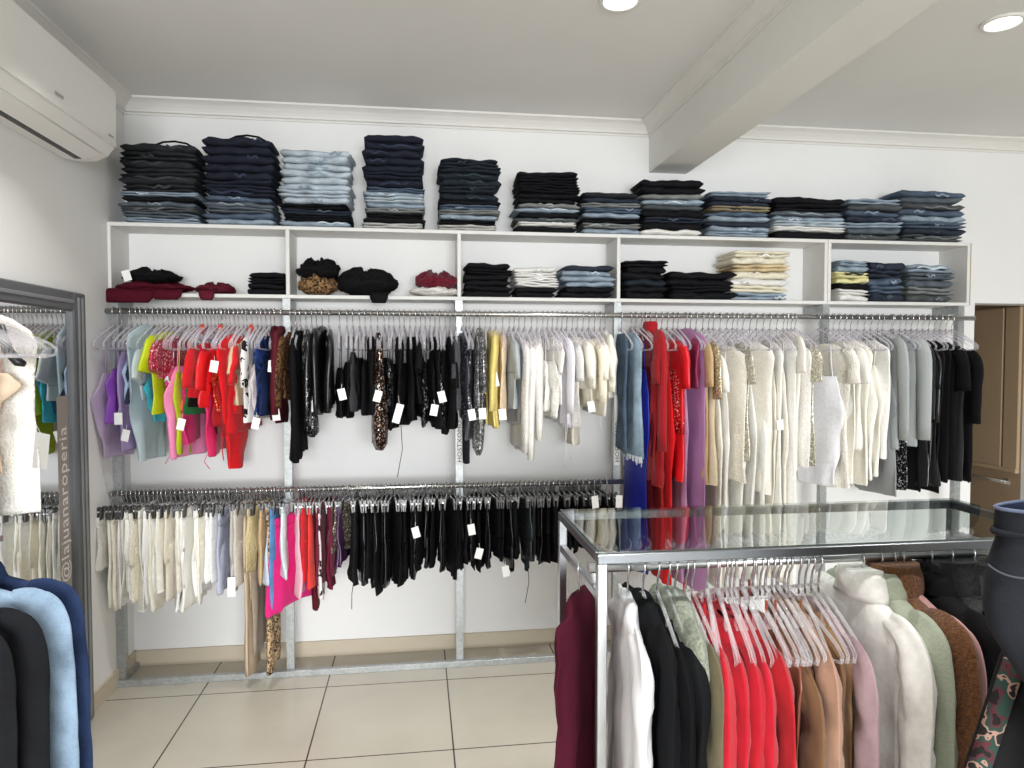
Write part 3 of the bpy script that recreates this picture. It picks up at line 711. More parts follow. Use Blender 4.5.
u(494, 330, 426, 'vest', 'crop_top', '#e6d383', 'satin', '!yellow satin top with white tag, second of the yellow garments', tag=379, tagh=0.07)
u(500, 329, 428, 'long', 'blouse', '#e2cd78', 'plain', '!third yellow garment, a long-sleeved blouse', sl=0.34)
u(507, 333, 422, 'vest', 'crop_top', '#e8cfae', 'plain', '!pale peach top at the right end of the yellow garments', tag=414)
u(514, 335, 412, 'tee', 'crop_top', '#a9b0b4', 'plain', 'grey-blue top')
u(519, 335, 426, 'strap', 'camisole', '#9a9b9f', 'satin', 'grey satin camisole')
whites = [(524, 337, 452, 'long', 'blouse', '#e6e3dd', 'lace', dict(sl=0.5)), (530, 340, 455, 'long', 'blouse', '#e9e7e2', 'plain', dict(sl=0.52)), (537, 338, 438, 'long', 'shirt', '#ece9e3', 'plain', dict(sl=0.44)),
          (543, 336, 440, 'long', 'shirt', '#e6e2d8', 'plain', dict(sl=0.42)), (549, 337, 415, 'strap', 'camisole', '#faf8f2', 'satin', dict()), (554, 336, 420, 'strap', 'camisole', '#f2efe8', 'lace', dict()),
          (559, 336, 407, 'vest', 'crop_top', '#efece6', 'plain', dict()), (564, 332, 425, 'long', 'blouse', '#e2dfe6', 'satin', dict(sl=0.34, tie=(424, 470))), (569, 335, 428, 'strap', 'dress', '#dddae2', 'satin', dict(tie=(424, 462))),
          (574, 338, 427, 'tee', 'crop_top', '#e7e4de', 'lace', dict()), (580, 337, 450, 'vest', 'bodysuit', '#ebe4d6', 'plain', dict(wb=0.11)), (585, 336, 388, 'tee', 'crop_top', '#f0ece2', 'plain', dict(sl=0.16)),
          (591, 337, 408, 'tee', 'crop_top', '#ece7d6', 'plain', dict(sl=0.2, tag=407)), (597, 338, 402, 'long', 'crop_top', '#f4ecd8', 'plain', dict(sl=0.26)), (603, 337, 417, 'tee', 'crop_top', '#ebe6d8', 'satin', dict(tie=(416, 432))),
          (609, 336, 400, 'tee', 'crop_top', '#eee9db', 'lace', dict(sl=0.22)), (614, 329, 396, 'tee', 'shirt', '#efeadf', 'plain', dict(sl=0.2))]
for px_, yt_, yb_, k_, n_, c_, mk_, o_ in whites:
    d_ = ('cream ' if c_ in ('#f4ecd8', '#ebe4d6', '#ece7d6', '#ebe6d8', '#eee9db') else 'white ') + ('lace ' if mk_ == 'lace' else 'satin ' if mk_ == 'satin' else '') + n_.replace('_', ' ')
    u(px_, yt_, yb_, k_, n_, c_, mk_, d_, **o_)
# fourth bay: denim, reds, mauve, creams
u(631, 332, 455, 'vest', 'dress', '#4d5e6e', 'denim', '!darker denim dress behind the frayed light denim dress', wb=0.10, w=0.11, yaw=0)
u(641, 331, 461, 'vest', 'dress', '#8a9fae', 'denim', '!light denim dress with frayed white hem right of fourth post', wb=0.17, w=0.165, yaw=0, th=0.022, fray=1)
u(646, 340, 585, 'strap', 'dress', '#1d2796', 'satin', '!long royal blue dress showing below the denim hem', wb=0.15, w=0.15, th=0.008, amp=0.004, face=7)
u(652, 337, 575, 'strap', 'dress', '#4d0b19', 'plain', 'long burgundy dress')
u(656, 332, 491, 'tee', 'dress', '#8e1119', 'plain', 'dark red dress', sl=0.2)
u(661, 325, 492, 'long', 'sweater', '#a91620', 'knit', '!dark red hooded sweater dress on the upper rail', sl=0.56, th=0.02, sry=0.055, collar=0.03, w=0.19)
u(667, 331, 592, 'strap', 'dress', '#b91520', 'plain', 'long red dress')
u(673, 337, 596, 'strap', 'dress', '#e0161e', 'plain', '!longest bright red dress on the upper rail', bust=372)
u(679, 338, 436, 'strap', 'dress', '#d3161e', 'sequin', '!shiny red sequinned dress hanging among the long red dresses', bust=370, hex2='#ff5a5a', face=6)
u(685, 338, 486, 'tee', 'dress', '#e6232b', 'satin', '!bright red satin dress before the mauve dress', sl=0.2)
u(690, 337, 598, 'strap', 'dress', '#bb8fb6', 'plain', 'long lilac dress')
u(698, 326, 602, 'vest', 'dress', '#a878a2', 'satin', '!long mauve satin dress between the red and cream dresses', face=8, wb=0.19)
u(703, 333, 388, 'vest', 'crop_top', '#8a2a50', 'satin', '!small dark magenta top beside the mauve dress')
u(709, 336, 492, 'tee', 'dress', '#c3a77c', 'plain', '!tan dress right of the mauve dress', sl=0.2)
u(716, 336, 492, 'tee', 'dress', '#d8c8ac', 'plain', '!beige dress with gold sequinned sleeve', sl=0.26, m2=('#cbb890', 'sequin', '#f4ead0'))
creams = [(722, 350, 400, 'tee', 'crop_top', 'plain', {}), (727, 358, 603, 'strap', 'dress', 'plain', {}), (734, 352, 600, 'strap', 'dress', 'satin', {}), (741, 345, 490, 'vest', 'dress', 'lace', {}),
          (747, 345, 596, 'strap', 'dress', 'plain', {}), (752, 342, 467, 'tee', 'dress', 'sequin', {}), (758, 345, 598, 'strap', 'dress', 'plain', {}), (765, 340, 502, 'vest', 'dress', 'plain', dict(face=8)),
          (772, 348, 603, 'strap', 'dress', 'plain', {}), (779, 342, 595, 'strap', 'dress', 'satin', dict(tag=428)), (786, 340, 590, 'vest', 'dress', 'plain', {}), (793, 338, 597, 'strap', 'dress', 'plain', {}),
          (800, 336, 604, 'vest', 'dress', 'plain', {}), (804, 330, 478, 'tee', 'dress', 'satin', {}), (808, 340, 474, 'vest', 'dress', 'lace', {}), (812, 340, 474, 'tee', 'dress', 'sequin', {}),
          (836, 345, 498, 'strap', 'dress', 'plain', dict(bust=378, face=12, w=0.2)), (846, 342, 500, 'tee', 'dress', 'lace', {}), (852, 340, 494, 'strap', 'dress', 'plain', {}), (858, 340, 490, 'vest', 'dress', 'plain', {}),
          (864, 342, 458, 'tee', 'blouse', 'satin', {}), (870, 338, 496, 'vest', 'dress', 'plain', {}), (877, 340, 490, 'strap', 'dress', 'plain', {}), (884, 336, 488, 'strap', 'dress', 'satin', {}), (891, 338, 470, 'vest', 'dress', 'plain', {})]
cc = ['#faf8f4', '#f8f3e8', '#fbf9f4', '#faf4e6', '#faf8f2', '#f8f3e8']
for i, (px_, yt_, yb_, k_, n_, mk_, o_) in enumerate(creams):
    c_ = cc[i % 6] if px_ != 836 else '#eeeef2'
    if mk_ == 'sequin': c_ = '#d6d0bd'; o_['hex2'] = '#f4f0e0'
    if px_ == 836: d_ = '!bright white strap dress just right of the fifth steel post'
    else: d_ = ('cream ' if c_ in ('#faf4e6', '#f4ecd8', '#f1e8d2', '#f8f3e8', '#d6d0bd') else 'white ') + {'sequin': 'sequinned ', 'lace': 'lace ', 'satin': 'satin '}.get(mk_, '') + {'strap': 'strappy ', 'vest': 'sleeveless '}.get(k_, '') + n_
    u(px_, yt_, yb_, k_, n_, c_, mk_, d_, **o_)
u(898, 336, 510, 'strap', 'dress', '#8f9293', 'satin', 'grey satin dress')
u(903, 331, 456, 'long', 'sweater', '#a2a6a6', 'knit', '!first light grey long-sleeved sweater before the black garments', sl=0.5, sry=0.05, th=0.018)
u(912, 331, 456, 'long', 'sweater', '#a6aaa9', 'knit', '!second light grey long-sleeved sweater before the black garments', sl=0.5, sry=0.05, th=0.018, face=8)
u(914, 345, 505, 'strap', 'dress', '#1a1a1e', 'sequin', '!black sequinned dress just right of the light grey sweaters', hex2='#88888e')
bl = [(921, 340, 505, 'tee', 'dress', 'plain'), (927, 338, 500, 'long', 'jumpsuit', 'velvet'), (933, 342, 477, 'long', 'jacket', 'leather'), (939, 340, 500, 'strap', 'dress', 'velvet'), (945, 340, 505, 'vest', 'dress', 'plain'),
      (951, 338, 494, 'vest', 'dress', 'plain'), (957, 342, 490, 'tee', 'dress', 'plain'), (963, 340, 492, 'vest', 'dress', 'velvet'), (969, 342, 492, 'vest', 'dress', 'plain'), (975, 344, 495, 'long', 'dress', 'plain')]
for i, (px_, yt_, yb_, k_, n_, mk_) in enumerate(bl):
    u(px_, yt_, yb_, k_, n_, ['#131315', '#19191c', '#111113'][i % 3], mk_, '%s black garment from the light grey sweaters toward the right end' % nth(i + 2) if False else 'black ' + ({'velvet': 'velvet ', 'leather': 'leather '}.get(mk_, '')) + n_, sl=0.36 if k_ == 'long' else 0.2)
rail_run(U, ZU, 'clear', 'upper', POSTS, 'clear hangers on the upper wall rail', 'garments on the upper wall rail')

# lower rail
Lw = []
def lo(px, yt, yb, kind, name, hexc, mk, desc, **o):
    o.setdefault('w', 0.15); Lw.append((px, yt, yb, kind, name, hexc, mk, desc, o))
lo(94, 508, 556, 'skirt', 'skirt', '#e6e3dc', 'lace', '!white lace skirt, first garment at the left end of the lower rail')
rw = random.Random(11)
wk = ['trousers', 'skirt', 'shorts', 'trousers', 'skirt', 'legs', 'skirt', 'shorts']
wc = ['#faf6ea', '#faf8f2', '#fbfaf8', '#f7f1e2', '#faf9f8', '#f3ebda']
bots = [594, 596, 594, 586, 584, 580, 595, 590, 586, 598, 592, 584, 580, 590, 596, 582, 578, 598, 594, 578, 582, 576, 572, 574]
for i in range(24):
    px_ = 100 + i * 4.7; k_ = wk[i % 8]; c_ = wc[(i * 5) % 6]
    if i < 4: k_ = 'trousers'
    n_ = {'trousers': 'trousers', 'legs': 'trousers', 'skirt': 'skirt', 'shorts': 'shorts'}[k_]
    mk_ = 'satin' if i % 7 == 3 else ('lace' if i % 9 == 7 else 'plain')
    d_ = ('cream ' if c_ in ('#faf6ea', '#f7f1e2', '#f3ebda') else 'white ') + ({'satin': 'satin ', 'lace': 'lace '}.get(mk_, '')) + n_
    lo(px_, 503 + rw.uniform(-2, 4), bots[i], k_, n_, c_, mk_, d_, yaw=rw.uniform(-14, 14), wb=0.14 if k_ == 'trousers' else 0.15, th=0.013)
lo(213, 507, 580, 'skirt', 'skirt', '#b9bdd0', 'plain', '!pale lavender-blue skirt at the end of the white garments, lower rail')
lo(218, 512, 580, 'skirt', 'skirt', '#8a8c9c', 'plain', '!slate grey skirt on the lower rail')
lo(226, 505, 584, 'shorts', 'shorts', '#bdb8b2', 'plain', '!light grey-beige shorts with a yellow-edged white tag', tag=576, tagh=0.09)
lo(233, 500, 578, 'shorts', 'shorts', '#ccc4ba', 'plain', '!pale beige shorts on the lower rail')
lo(240, 505, 668, 'trousers', 'trousers', '#c9b49a', 'satin', '!long beige trousers reaching nearly to the floor rail', wb=0.11)
lo(247, 505, 648, 'trousers', 'trousers', '#a39484', 'plain', '!long taupe trousers beside the long beige pair', wb=0.09)
lo(252, 502, 563, 'skirt', 'skirt', '#cdbd92', 'lace', '!ruffled beige skirt with hanging cord', tie=(560, 602), face=8)
lo(258, 505, 575, 'skirt', 'skirt', '#c4a780', 'plain', '!tan skirt beside the leopard trousers')
lo(263, 502, 666, 'legs', 'trousers', '#c9ab86', 'leopard', '!long leopard print trousers on the lower rail', lw=0.055)
lo(266, 507, 576, 'skirt', 'skirt', '#c3cfe0', 'plain', '!pale blue skirt on the lower rail')
lo(271, 504, 601, 'shorts', 'denim_shorts', '#5c87b8', 'denim', '!mid-blue denim garment hanging on the lower rail')
lo(277, 500, 571, 'skirt', 'skirt', '#d3e0e2', 'plain', '!pale aqua skirt beside the hot pink skirt')
lo(284, 515, 605, 'skirt', 'skirt', '#e0267e', 'plain', '!hot pink skirt in front of the second steel post', wb=0.20, th=0.018, face=17)
lo(291, 506, 592, 'skirt', 'skirt', '#eeb3c2', 'plain', '!light pink skirt beside the hot pink skirt')
lo(295, 500, 570, 'skirt', 'skirt', '#d61c30', 'plain', '!red skirt beside the light pink skirt')
lo(299, 504, 576, 'shorts', 'shorts', '#cf1a26', 'plain', '!red shorts before the coral-red skirt')
lo(304, 505, 584, 'skirt', 'skirt', '#ef3f34', 'plain', '!coral-red skirt on the lower rail', th=0.016)
lo(308, 508, 612, 'trousers', 'trousers', '#5e1420', 'plain', '!narrow dark red trousers behind the coral-red skirt', wb=0.05, wt=0.09)
lo(313, 508, 594, 'skirt', 'skirt', '#e6dede', 'spots', '!black and white patterned skirt before the burgundy garments', hex2='#26201f')
lo(318, 500, 578, 'skirt', 'skirt', '#6a1730', 'plain', '!first burgundy skirt on the lower rail')
lo(323, 502, 580, 'skirt', 'skirt', '#5f142b', 'plain', '!second burgundy skirt on the lower rail')
lo(328, 502, 572, 'shorts', 'shorts', '#661832', 'plain', '!burgundy shorts beside the plum leather skirts')
lo(333, 503, 562, 'skirt', 'skirt', '#4b2a4e', 'leather', '!first plum leather skirt on the lower rail')
lo(338, 503, 562, 'skirt', 'skirt', '#43264a', 'leather', '!second plum leather skirt on the lower rail')
lo(345, 504, 550, 'skirt', 'skirt', '#6d6355', 'sequin', '!studded taupe mini skirt on the lower rail', hex2='#c8bda8', face=14, th=0.016, wb=0.19)
lo(349, 510, 578, 'skirt', 'skirt', '#191719', 'lace', '!black lace skirt with fringed hem and hanging strings', tie=(575, 606))
lo(358, 505, 584, 'trousers', 'trousers', '#1b1c20', 'leather', '!glossy black leather trousers beside the taupe mini skirt', th=0.018)
rw = random.Random(5); i = 0
px_ = 364.0
while px_ < 556:
    k_ = rw.choice(['trousers', 'trousers', 'skirt', 'shorts', 'skirt', 'legs'])
    if px_ < 455: yb_ = 578 + 12 * math.sin((px_ - 364) / 14.0) + rw.uniform(-6, 6)
    else: yb_ = 568 + rw.uniform(-7, 8)
    n_ = {'trousers': 'trousers', 'legs': 'trousers', 'skirt': 'skirt', 'shorts': 'shorts'}[k_]
    mk_ = 'leather' if i % 4 == 1 else 'plain'
    o_ = dict(wb=0.12 if k_ != 'skirt' else 0.155, th=0.012)
    if i in (9, 21, 24, 28): o_['tag'] = [530, 529, 553, 572][(9, 21, 24, 28).index(i)]
    if i == 34: o_['tie'] = (566, 608)
    if 523 < px_ < 540: c_ = '#262a2e'
    else: c_ = ['#131214', '#161518', '#111012'][i % 3]
    lo(px_, 503 + rw.uniform(-3, 3), yb_, k_, n_, c_, mk_, 'black ' + ('leather ' if mk_ == 'leather' else '') + n_, yaw=rw.uniform(-12, 12), **o_)
    px_ += 4.9; i += 1
while px_ < 618:
    lo(px_, 502 + rw.uniform(-2, 3), 556 + rw.uniform(-4, 4), 'skirt', 'skirt', '#141315', 'plain', 'black skirt', **({'tag': 505, 'tagh': 0.06} if 590 < px_ < 596 or px_ > 612 else {}))
    px_ += 6.2
rail_run(Lw, ZLO, 'clip', 'lower', POSTS, 'clip hangers on the lower wall rail', 'garments on the lower wall rail')
# three spare orange-hooked hangers show among the clear ones
for k, px_ in enumerate((190, 209, 241)):
    x = xat(px_); h = place_hanger('clear', (x + 0.012, YR, ZU), 0.1, '%s of three hangers with an orange neck among the red tops' % ['leftmost', 'middle', 'rightmost'][k], 'orange-necked hangers')
    m = MB(); m.tube([(0, -0.02, -0.062), (0, -0.03, -0.085), (0, -0.045, -0.1)], [0.008, 0.013, 0.006], 8); o = m.build('size_marker', M_ORANGE, h, True); o['label'] = 'orange plastic neck marker'

# ---------------------------------------------------------------- folded jeans
def folded(name, label, group, x0, x1, z0, z1, yc, dep, mat, rng, cat='jeans', lobes=0, parent=None, hem_mat=None):
    lobes = lobes or (1 if rng.random() < 0.62 else 2)
    w = (x1 - x0) / 2; h = z1 - z0; nx = 18
    t = empty(name, ((x0 + x1) / 2, yc, z0), rng.uniform(-0.06, 0.06)); tag(t, label, cat, group)
    hl = h / lobes
    tw = rng.uniform(-0.12, 0.12) * h; dy = rng.uniform(-0.008, 0.008); s1, s2 = rng.uniform(0, 9), rng.uniform(0, 9)
    for l in range(lobes):
        rings = []; inset = rng.uniform(-0.006, 0.006)
        for i in range(nx):
            u_ = -1 + 2 * i / (nx - 1); e = math.sqrt(max(0.0, 1 - max(0, (abs(u_) - 0.86) / 0.14) ** 2)); e = max(e, 0.3)
            x = u_ * w + rng.uniform(-0.005, 0.005)
            zc = hl * (l + 0.5) + tw * u_ + 0.24 * h * noise.noise(Vector((u_ * 1.7 + s1, l * 3.1 + s2, 0)))
            D = dep * (1 - 0.06 * (1 - e)) + inset
            ring = []
            for k in range(14):
                a = 2 * math.pi * k / 14
                cy, cz = math.cos(a), math.sin(a)
                y = D * (abs(cy) ** 0.45) * (1 if cy >= 0 else -1); z = hl * 0.57 * e * (abs(cz) ** 0.8) * (1 if cz >= 0 else -1)
                y += 0.012 * noise.noise(Vector((x * 25 + s1, z * 30, l + s2))); z += 0.20 * hl * noise.noise(Vector((x * 18 + s2, y * 14, l)))
                ring.append((x, y + dy, max(0.0005, zc + z) if l == 0 else zc + z))
            rings.append(ring)
        mb = MB(); mb.rings(rings); mb.build('folded_leg', mat, t, True)
    if hem_mat and rng.random() < 0.55:
        a, b = sorted((rng.uniform(-0.9, 0.5), rng.uniform(-0.4, 0.92))); b = max(b, a + 0.35); zz = h * rng.uniform(0.25, 0.7); yy = -dep - 0.001; pts = []
        for k in range(9):
            q = a + (b - a) * k / 8
            pts.append((q * w, yy - 0.004 * math.sin(k * 2.2 + s1), zz + tw * q + 0.16 * h * math.sin(k * 1.3 + s2)))
        mb = MB(); mb.tube(pts, [0.002] + [h * 0.16] * 7 + [0.002], 7, 0.7, ref=(0, 1, 0)); mb.build('hem', hem_mat, t, True)
    return t
ZT, ZB_ = 2.184, 1.857
C = {'k': ('#17171a', 'black'), 'ch': ('#242629', 'charcoal'), 'n': ('#1c1f2c', 'navy blue'), 'nb': ('#2a303c', 'dark blue'), 'b': ('#4e5b6c', 'mid-blue'), 'gb': ('#565e66', 'grey-blue'), 'lb': ('#8d9ba8', 'light blue'),
     'pb': ('#b0bac2', 'pale blue'), 'g': ('#7b7d7c', 'grey'), 'lg': ('#b7b6b2', 'light grey'), 'dg': ('#4a4e4f', 'dark grey'), 'w': ('#e4e2de', 'white'), 't': ('#8a7f68', 'tan'), 'db': ('#1f262e', 'blue-black'),
     'c': ('#e3dcc6', 'cream'), 'y': ('#e2dca4', 'pale yellow'), 'be': ('#cbb893', 'beige'), 'lp': ('#a98a6a', 'leopard print')}
def stack(x0, x1, ytop, ybot, seq, where, zb, yplane=3.47, weights=None, dep=0.105, yc=3.575, lean=0.0, name='folded_jeans', noun='folded jeans', jit=0.024):
    seq = seq.split(); n = len(seq); zt = pix((x0 + x1) / 2, ytop, Y=yplane).z
    hs = [weights.get(s, 1.0) if weights else 1.0 for s in seq]; tot = sum(hs); z = zt; H = zt - zb
    X0, X1 = pix(x0, ybot, Y=yplane).x, pix(x1, ybot, Y=yplane).x
    for i, s in enumerate(seq):
        h = H * hs[i] / tot; rng = random.Random(int(x0 * 31 + i * 17)); hx, w = C[s]; f = 1 - (i + 0.5) / n
        a, b = X0 + rng.uniform(0, jit) + lean * f, X1 - rng.uniform(0, jit) + lean * f * 0.4
        mk = 'leopard' if s == 'lp' else ('denim' if s not in ('k', 'w', 'c', 'y') else 'plain')
        lab = '%s %s, %s from top %s' % (w, noun, nth(i + 1), where)
        folded(name, lab, 'folded clothes ' + where, a, b, z - h, z, yc + rng.uniform(-0.004, 0.004), dep, fab(hx, mk), rng, hem_mat=(fab({'lb': '#c2ccd3', 'pb': '#93a3ae', 'b': '#8796a6', 'gb': '#8b949b', 'g': '#a3a5a3', 'n': '#31374a', 'nb': '#4c5666', 'db': '#2f3942', 'ch': '#3a3e41', 'w': '#f2efe8', 'lg': '#d8d6d0', 'dg': '#6c7071', 'c': '#f3ebda', 'be': '#a8946f'}.get(s, '#2a2b2e'), 'denim')) if s != 'k' else None)
        z -= h
tw_ = lambda k: 'in %s stack from left on top shelf' % nth(k)
stack(117, 199, 143, 222, 'ch ch ch ch ch ch lb k gb dg gb lb', tw_(1), ZT, weights={'ch': 1.5, 'lb': 0.8})
stack(201, 276, 137, 223, 'n n n n n n n b gb gb b lb', tw_(2), ZT, weights={'n': 1.5})
stack(278, 353, 149, 225, 'pb pb pb pb pb pb pb pb k nb k lb', tw_(3), ZT, weights={'pb': 1.35, 'k': 1.2})
stack(362, 426, 134, 227, 'n n n n n n n b lb pb lb g k k lg', tw_(4), ZT, weights={'n': 1.45})
stack(437, 501, 158, 229, 'db db db db db db k b g lb k lg', tw_(5), ZT, weights={'db': 1.4})
stack(513, 580, 171, 233, 'k k k k k k g lb k dg w k', tw_(6), ZT, weights={'k': 1.25}, lean=0.02)
stack(580, 643, 192, 235, 'ch nb g b lb k g lb', tw_(7), ZT)
stack(640, 706, 179, 237, 'k k g lb dg k nb k w', tw_(8), ZT, weights={'k': 1.4})
stack(707, 773, 191, 237, 'lb nb nb t b lb nb lb lb', tw_(9), ZT)
stack(772, 847, 197, 238, 'k k gb lb pb w k', tw_(10), ZT, weights={'k': 1.4})
stack(845, 904, 198, 239, 'lb dg b nb lb gb dg', tw_(11), ZT)
stack(900, 967, 190, 240, 'b gb dg b lb b nb dg', tw_(12), ZT)
# inside the boxes
bx = lambda s: s
stack(245, 286, 272, 291, 'k k k k', 'in the pile in first shelf bay', ZB_, noun='folded trousers', name='folded_trousers')
stack(463, 513, 263, 293, 'k k k k k k', 'in black pile in third shelf bay', ZB_, noun='folded trousers', name='folded_trousers')
stack(513, 560, 267, 294, 'w w w w k k', 'in white pile in third shelf bay', ZB_)
stack(560, 615, 265, 295, 'nb lb lb lb k k', 'in blue pile in third shelf bay', ZB_)
stack(622, 668, 260, 296, 'k k k db k k', 'in left pile in fourth shelf bay', ZB_, noun='folded trousers', name='folded_trousers')
stack(668, 740, 272, 297, 'k k k k', 'in low black pile in fourth shelf bay', ZB_, noun='folded trousers', name='folded_trousers')
stack(729, 792, 250, 298, 'c c be c w c lb', 'in cream pile in fourth shelf bay', ZB_)
stack(836, 871, 260, 297, 'lb lb y y k w w', 'in left pile of fifth shelf bay', ZB_)
stack(868, 906, 262, 298, 'nb nb b b nb', 'in middle pile of fifth shelf bay', ZB_)
stack(905, 957, 265, 298, 'lb gb gb g dg', 'in right pile of fifth shelf bay', ZB_)
# dark belt loops standing up on the two tallest left stacks
def heap(name, label, x0, x1, ytop, ybot, mat, seed, dep=0.10, yc=3.56, zb=ZB_, group=None, cat='top', droop=0.0):
    rng = random.Random(seed); X0, X1 = pix(x0, ybot, Y=3.46).x, pix(x1, ybot, Y=3.46).x; H = pix((x0 + x1) / 2, ytop, Y=3.46).z - zb
    t = empty(name, ((X0 + X1) / 2, yc, zb)); tag(t, label, cat, group)
    w = (X1 - X0) / 2; rings = []; nu, nv = 64, 26
    s = rng.uniform(0, 50)
    for j in range(nv):
        v = j / (nv - 1); rr_ = math.sin(math.pi * (0.03 + 0.93 * v)) ** 0.6; ring = []
        for i in range(nu):
            a = 2 * math.pi * i / nu
            dx, dy_ = math.cos(a), math.sin(a)
            n1 = noise.noise(Vector((dx * 1.6 + s, dy_ * 1.6, v * 3))); n2 = 1 - 2 * abs(noise.noise(Vector((dx * 3.2, dy_ * 3.2 + s, v * 5)))); n3 = 1 - 2 * abs(noise.noise(Vector((dx * 7 + s, dy_ * 7, v * 11))))
            k = rr_ * (0.95 + 0.28 * n1 + 0.10 * n2 + 0.04 * n3)
            z = H * (1 - v) * (0.9 + 0.34 * n1 * (1 - v) + 0.16 * n2) + 0.10 * H * (n3 - 0.5)
            ring.append((dx * w * min(1.08, k), dy_ * dep * min(1.1, k), max(0.001, z)))
        rings.append(ring)
    mb = MB(); mb.rings(rings); mb.build('crumpled_body', mat, t, True)
    return t
def overhang(t, x, w, zlow, mat, yf):
    """a sleeve that spills over the shelf's front edge."""
    m = MB(); rg = []
    for (y, z, ww) in ((0.0, 0.022, w * 1.1), (yf + 0.012, 0.016, w), (yf - 0.006, 0.006, w), (yf - 0.010, -0.012, w * 0.95), (yf - 0.010, zlow, w * 0.7)):
        rg.append([(x - ww, y - 0.006, z), (x - ww * 0.4, y - 0.010, z + 0.004), (x + ww * 0.3, y - 0.007, z), (x + ww, y - 0.006, z + 0.002), (x + ww, y + 0.003, z - 0.004), (x - ww, y + 0.003, z - 0.004)])
    m.rings(rg); return m.build('sleeve', mat, t, True)
h = heap('blouse', 'crumpled burgundy top spilling over the left end of the first shelf bay', 106, 188, 280, 292, fab('#4f1120', 'plain'), 3); overhang(h, -0.09, 0.13, -0.045, fab('#4f1120', 'plain'), -0.085); overhang(h, 0.08, 0.07, -0.03, fab('#4f1120', 'plain'), -0.085)
h = heap('blouse', 'crumpled black top with white tag lying on the burgundy top', 116, 174, 268, 281, fab('#141315', 'plain'), 4, zb=ZB_ + 0.045)
price_tag(h, -0.10, 0.03, random.Random(2), -0.08, 0.05, 0.035)
h = heap('blouse', 'small burgundy top with pointed sleeve in the first shelf bay', 190, 231, 282, 292, fab('#5a1424', 'plain'), 6); overhang(h, -0.02, 0.035, -0.03, fab('#5a1424', 'plain'), -0.085)
h = heap('blouse', 'leopard print top under the black top in the second shelf bay', 296, 336, 274, 292, fab('#9a7650', 'leopard'), 8)
h = heap('blouse', 'crumpled black top lying on the leopard top in the second shelf bay', 293, 337, 259, 276, fab('#141315', 'plain'), 9, zb=ZB_ + 0.072)
h = heap('blouse', 'wide crumpled black top with sleeve hanging off the second shelf bay', 334, 398, 270, 293, fab('#151416', 'plain'), 10); overhang(h, 0.06, 0.045, -0.035, fab('#151416', 'plain'), -0.085)
h = heap('blouse', 'white top under the burgundy top in the second shelf bay', 411, 459, 285, 294, fab('#e4e0da', 'plain'), 12)
h = heap('blouse', 'crumpled burgundy top on a white top in the second shelf bay', 417, 459, 271, 288, fab('#6a1428', 'plain'), 13, zb=ZB_ + 0.03)
# loose details on the piles
o = bpy.data.objects
def loose_belt(label, px_, py_, rz):
    p = pix(px_, py_, Y=3.53); m = MB()
    pts = [(-0.09, 0, 0.004), (-0.05, -0.01, 0.022), (0.0, -0.012, 0.03), (0.05, -0.008, 0.026), (0.09, 0.0, 0.006)]
    m.tube(pts, 0.009, 8, 0.4); ob = m.build('belt', fab('#1a1a1e', 'plain'), None, True); ob.location = (p.x, 3.53, p.z - 0.026); ob.rotation_euler = (0, 0, rz); tag(ob, label, 'belt')
loose_belt('black belt loop on top of the leftmost jeans stack', 175, 143, 0.2)
loose_belt('dark belt loop on top of the second jeans stack from left', 248, 137, 0.1)

# ---------------------------------------------------------------- mirror leaning on the left wall
mr = empty('floor_mirror', (XL, 2.72, 0)); tag(mr, 'tall mirror in a dark grey frame standing against the left wall', 'mirror')
y0, y1, zt = -0.42, 0.470, 1.822
def bar(a0, a1, b0, b1, name='frame_side'):
    m = MB(); m.box(0.001, 0.030, a0, a1, b0, b1, 0.006); f = m.build(name, M_FRAME, mr)
    return f
W = 0.105
bar(y1 - W, y1, 0, zt); bar(y0, y0 + W, 0, zt); bar(y0 + W, y1 - W, zt - W * 0.75, zt); bar(y0 + W, y1 - W, 0, W)
for a in (0.03, 0.062):
    m = MB(); m.box(0.028, 0.036, y1 - W + a, y1 - W + a + 0.016, 0.02, zt - 0.02, 0.003); m.build('frame_moulding', M_FRAME2, mr)
m = MB(); m.box(0.028, 0.036, y0 + W, y1 - W, zt - 0.05, zt - 0.034, 0.003); m.build('frame_moulding', M_FRAME2, mr)
m = MB(); m.box(0.006, 0.012, y0 + W - 0.01, y1 - W + 0.01, W - 0.01, zt - W * 0.75 + 0.01); m.build('mirror_glass', M_MIRROR, mr)
ym = 3.01 - 2.72
m = MB(); m.box(0.0122, 0.0132, ym - 0.042, ym + 0.042, 0.58, 1.40); st = m.build('printed_strip', M_STRIP, mr)
text_part('lettering', '@lajuanaroperia', 0.088, M_WHITEINK, mr, (0.0137, ym + 0.024, 0.645), (0, math.radians(-90), math.radians(-180)), 0.0003, 1.02, 1.05)

# ---------------------------------------------------------------- chrome rack with glass top in the foreground
RX0, RX1, RY0, RY1, RZ = 0.40, 1.60, 1.487, 1.905, 1.12
rk = empty('display_rack', ((RX0 + RX1) / 2, (RY0 + RY1) / 2, 0)); tag(rk, 'chrome square-tube garment rack with a glass top in the foreground', 'rack')
cx, cy = (RX0 + RX1) / 2, (RY0 + RY1) / 2; T = 0.011
def rbox(x0, x1, y0_, y1_, z0, z1, name, mat=M_CHROME, b=0.002):
    m = MB(); m.box(x0 - cx, x1 - cx, y0_ - cy, y1_ - cy, z0, z1, b); return m.build(name, mat, rk)
for X in (RX0, RX1):
    for Y in (RY0, RY1): rbox(X - T, X + T, Y - T, Y + T, 0, RZ - 2 * T, 'post')
for Y in (RY0, RY1): rbox(RX0 - T, RX1 + T, Y - T, Y + T, RZ - 2 * T + 0.0005, RZ, 'top_bar', M_BAR)
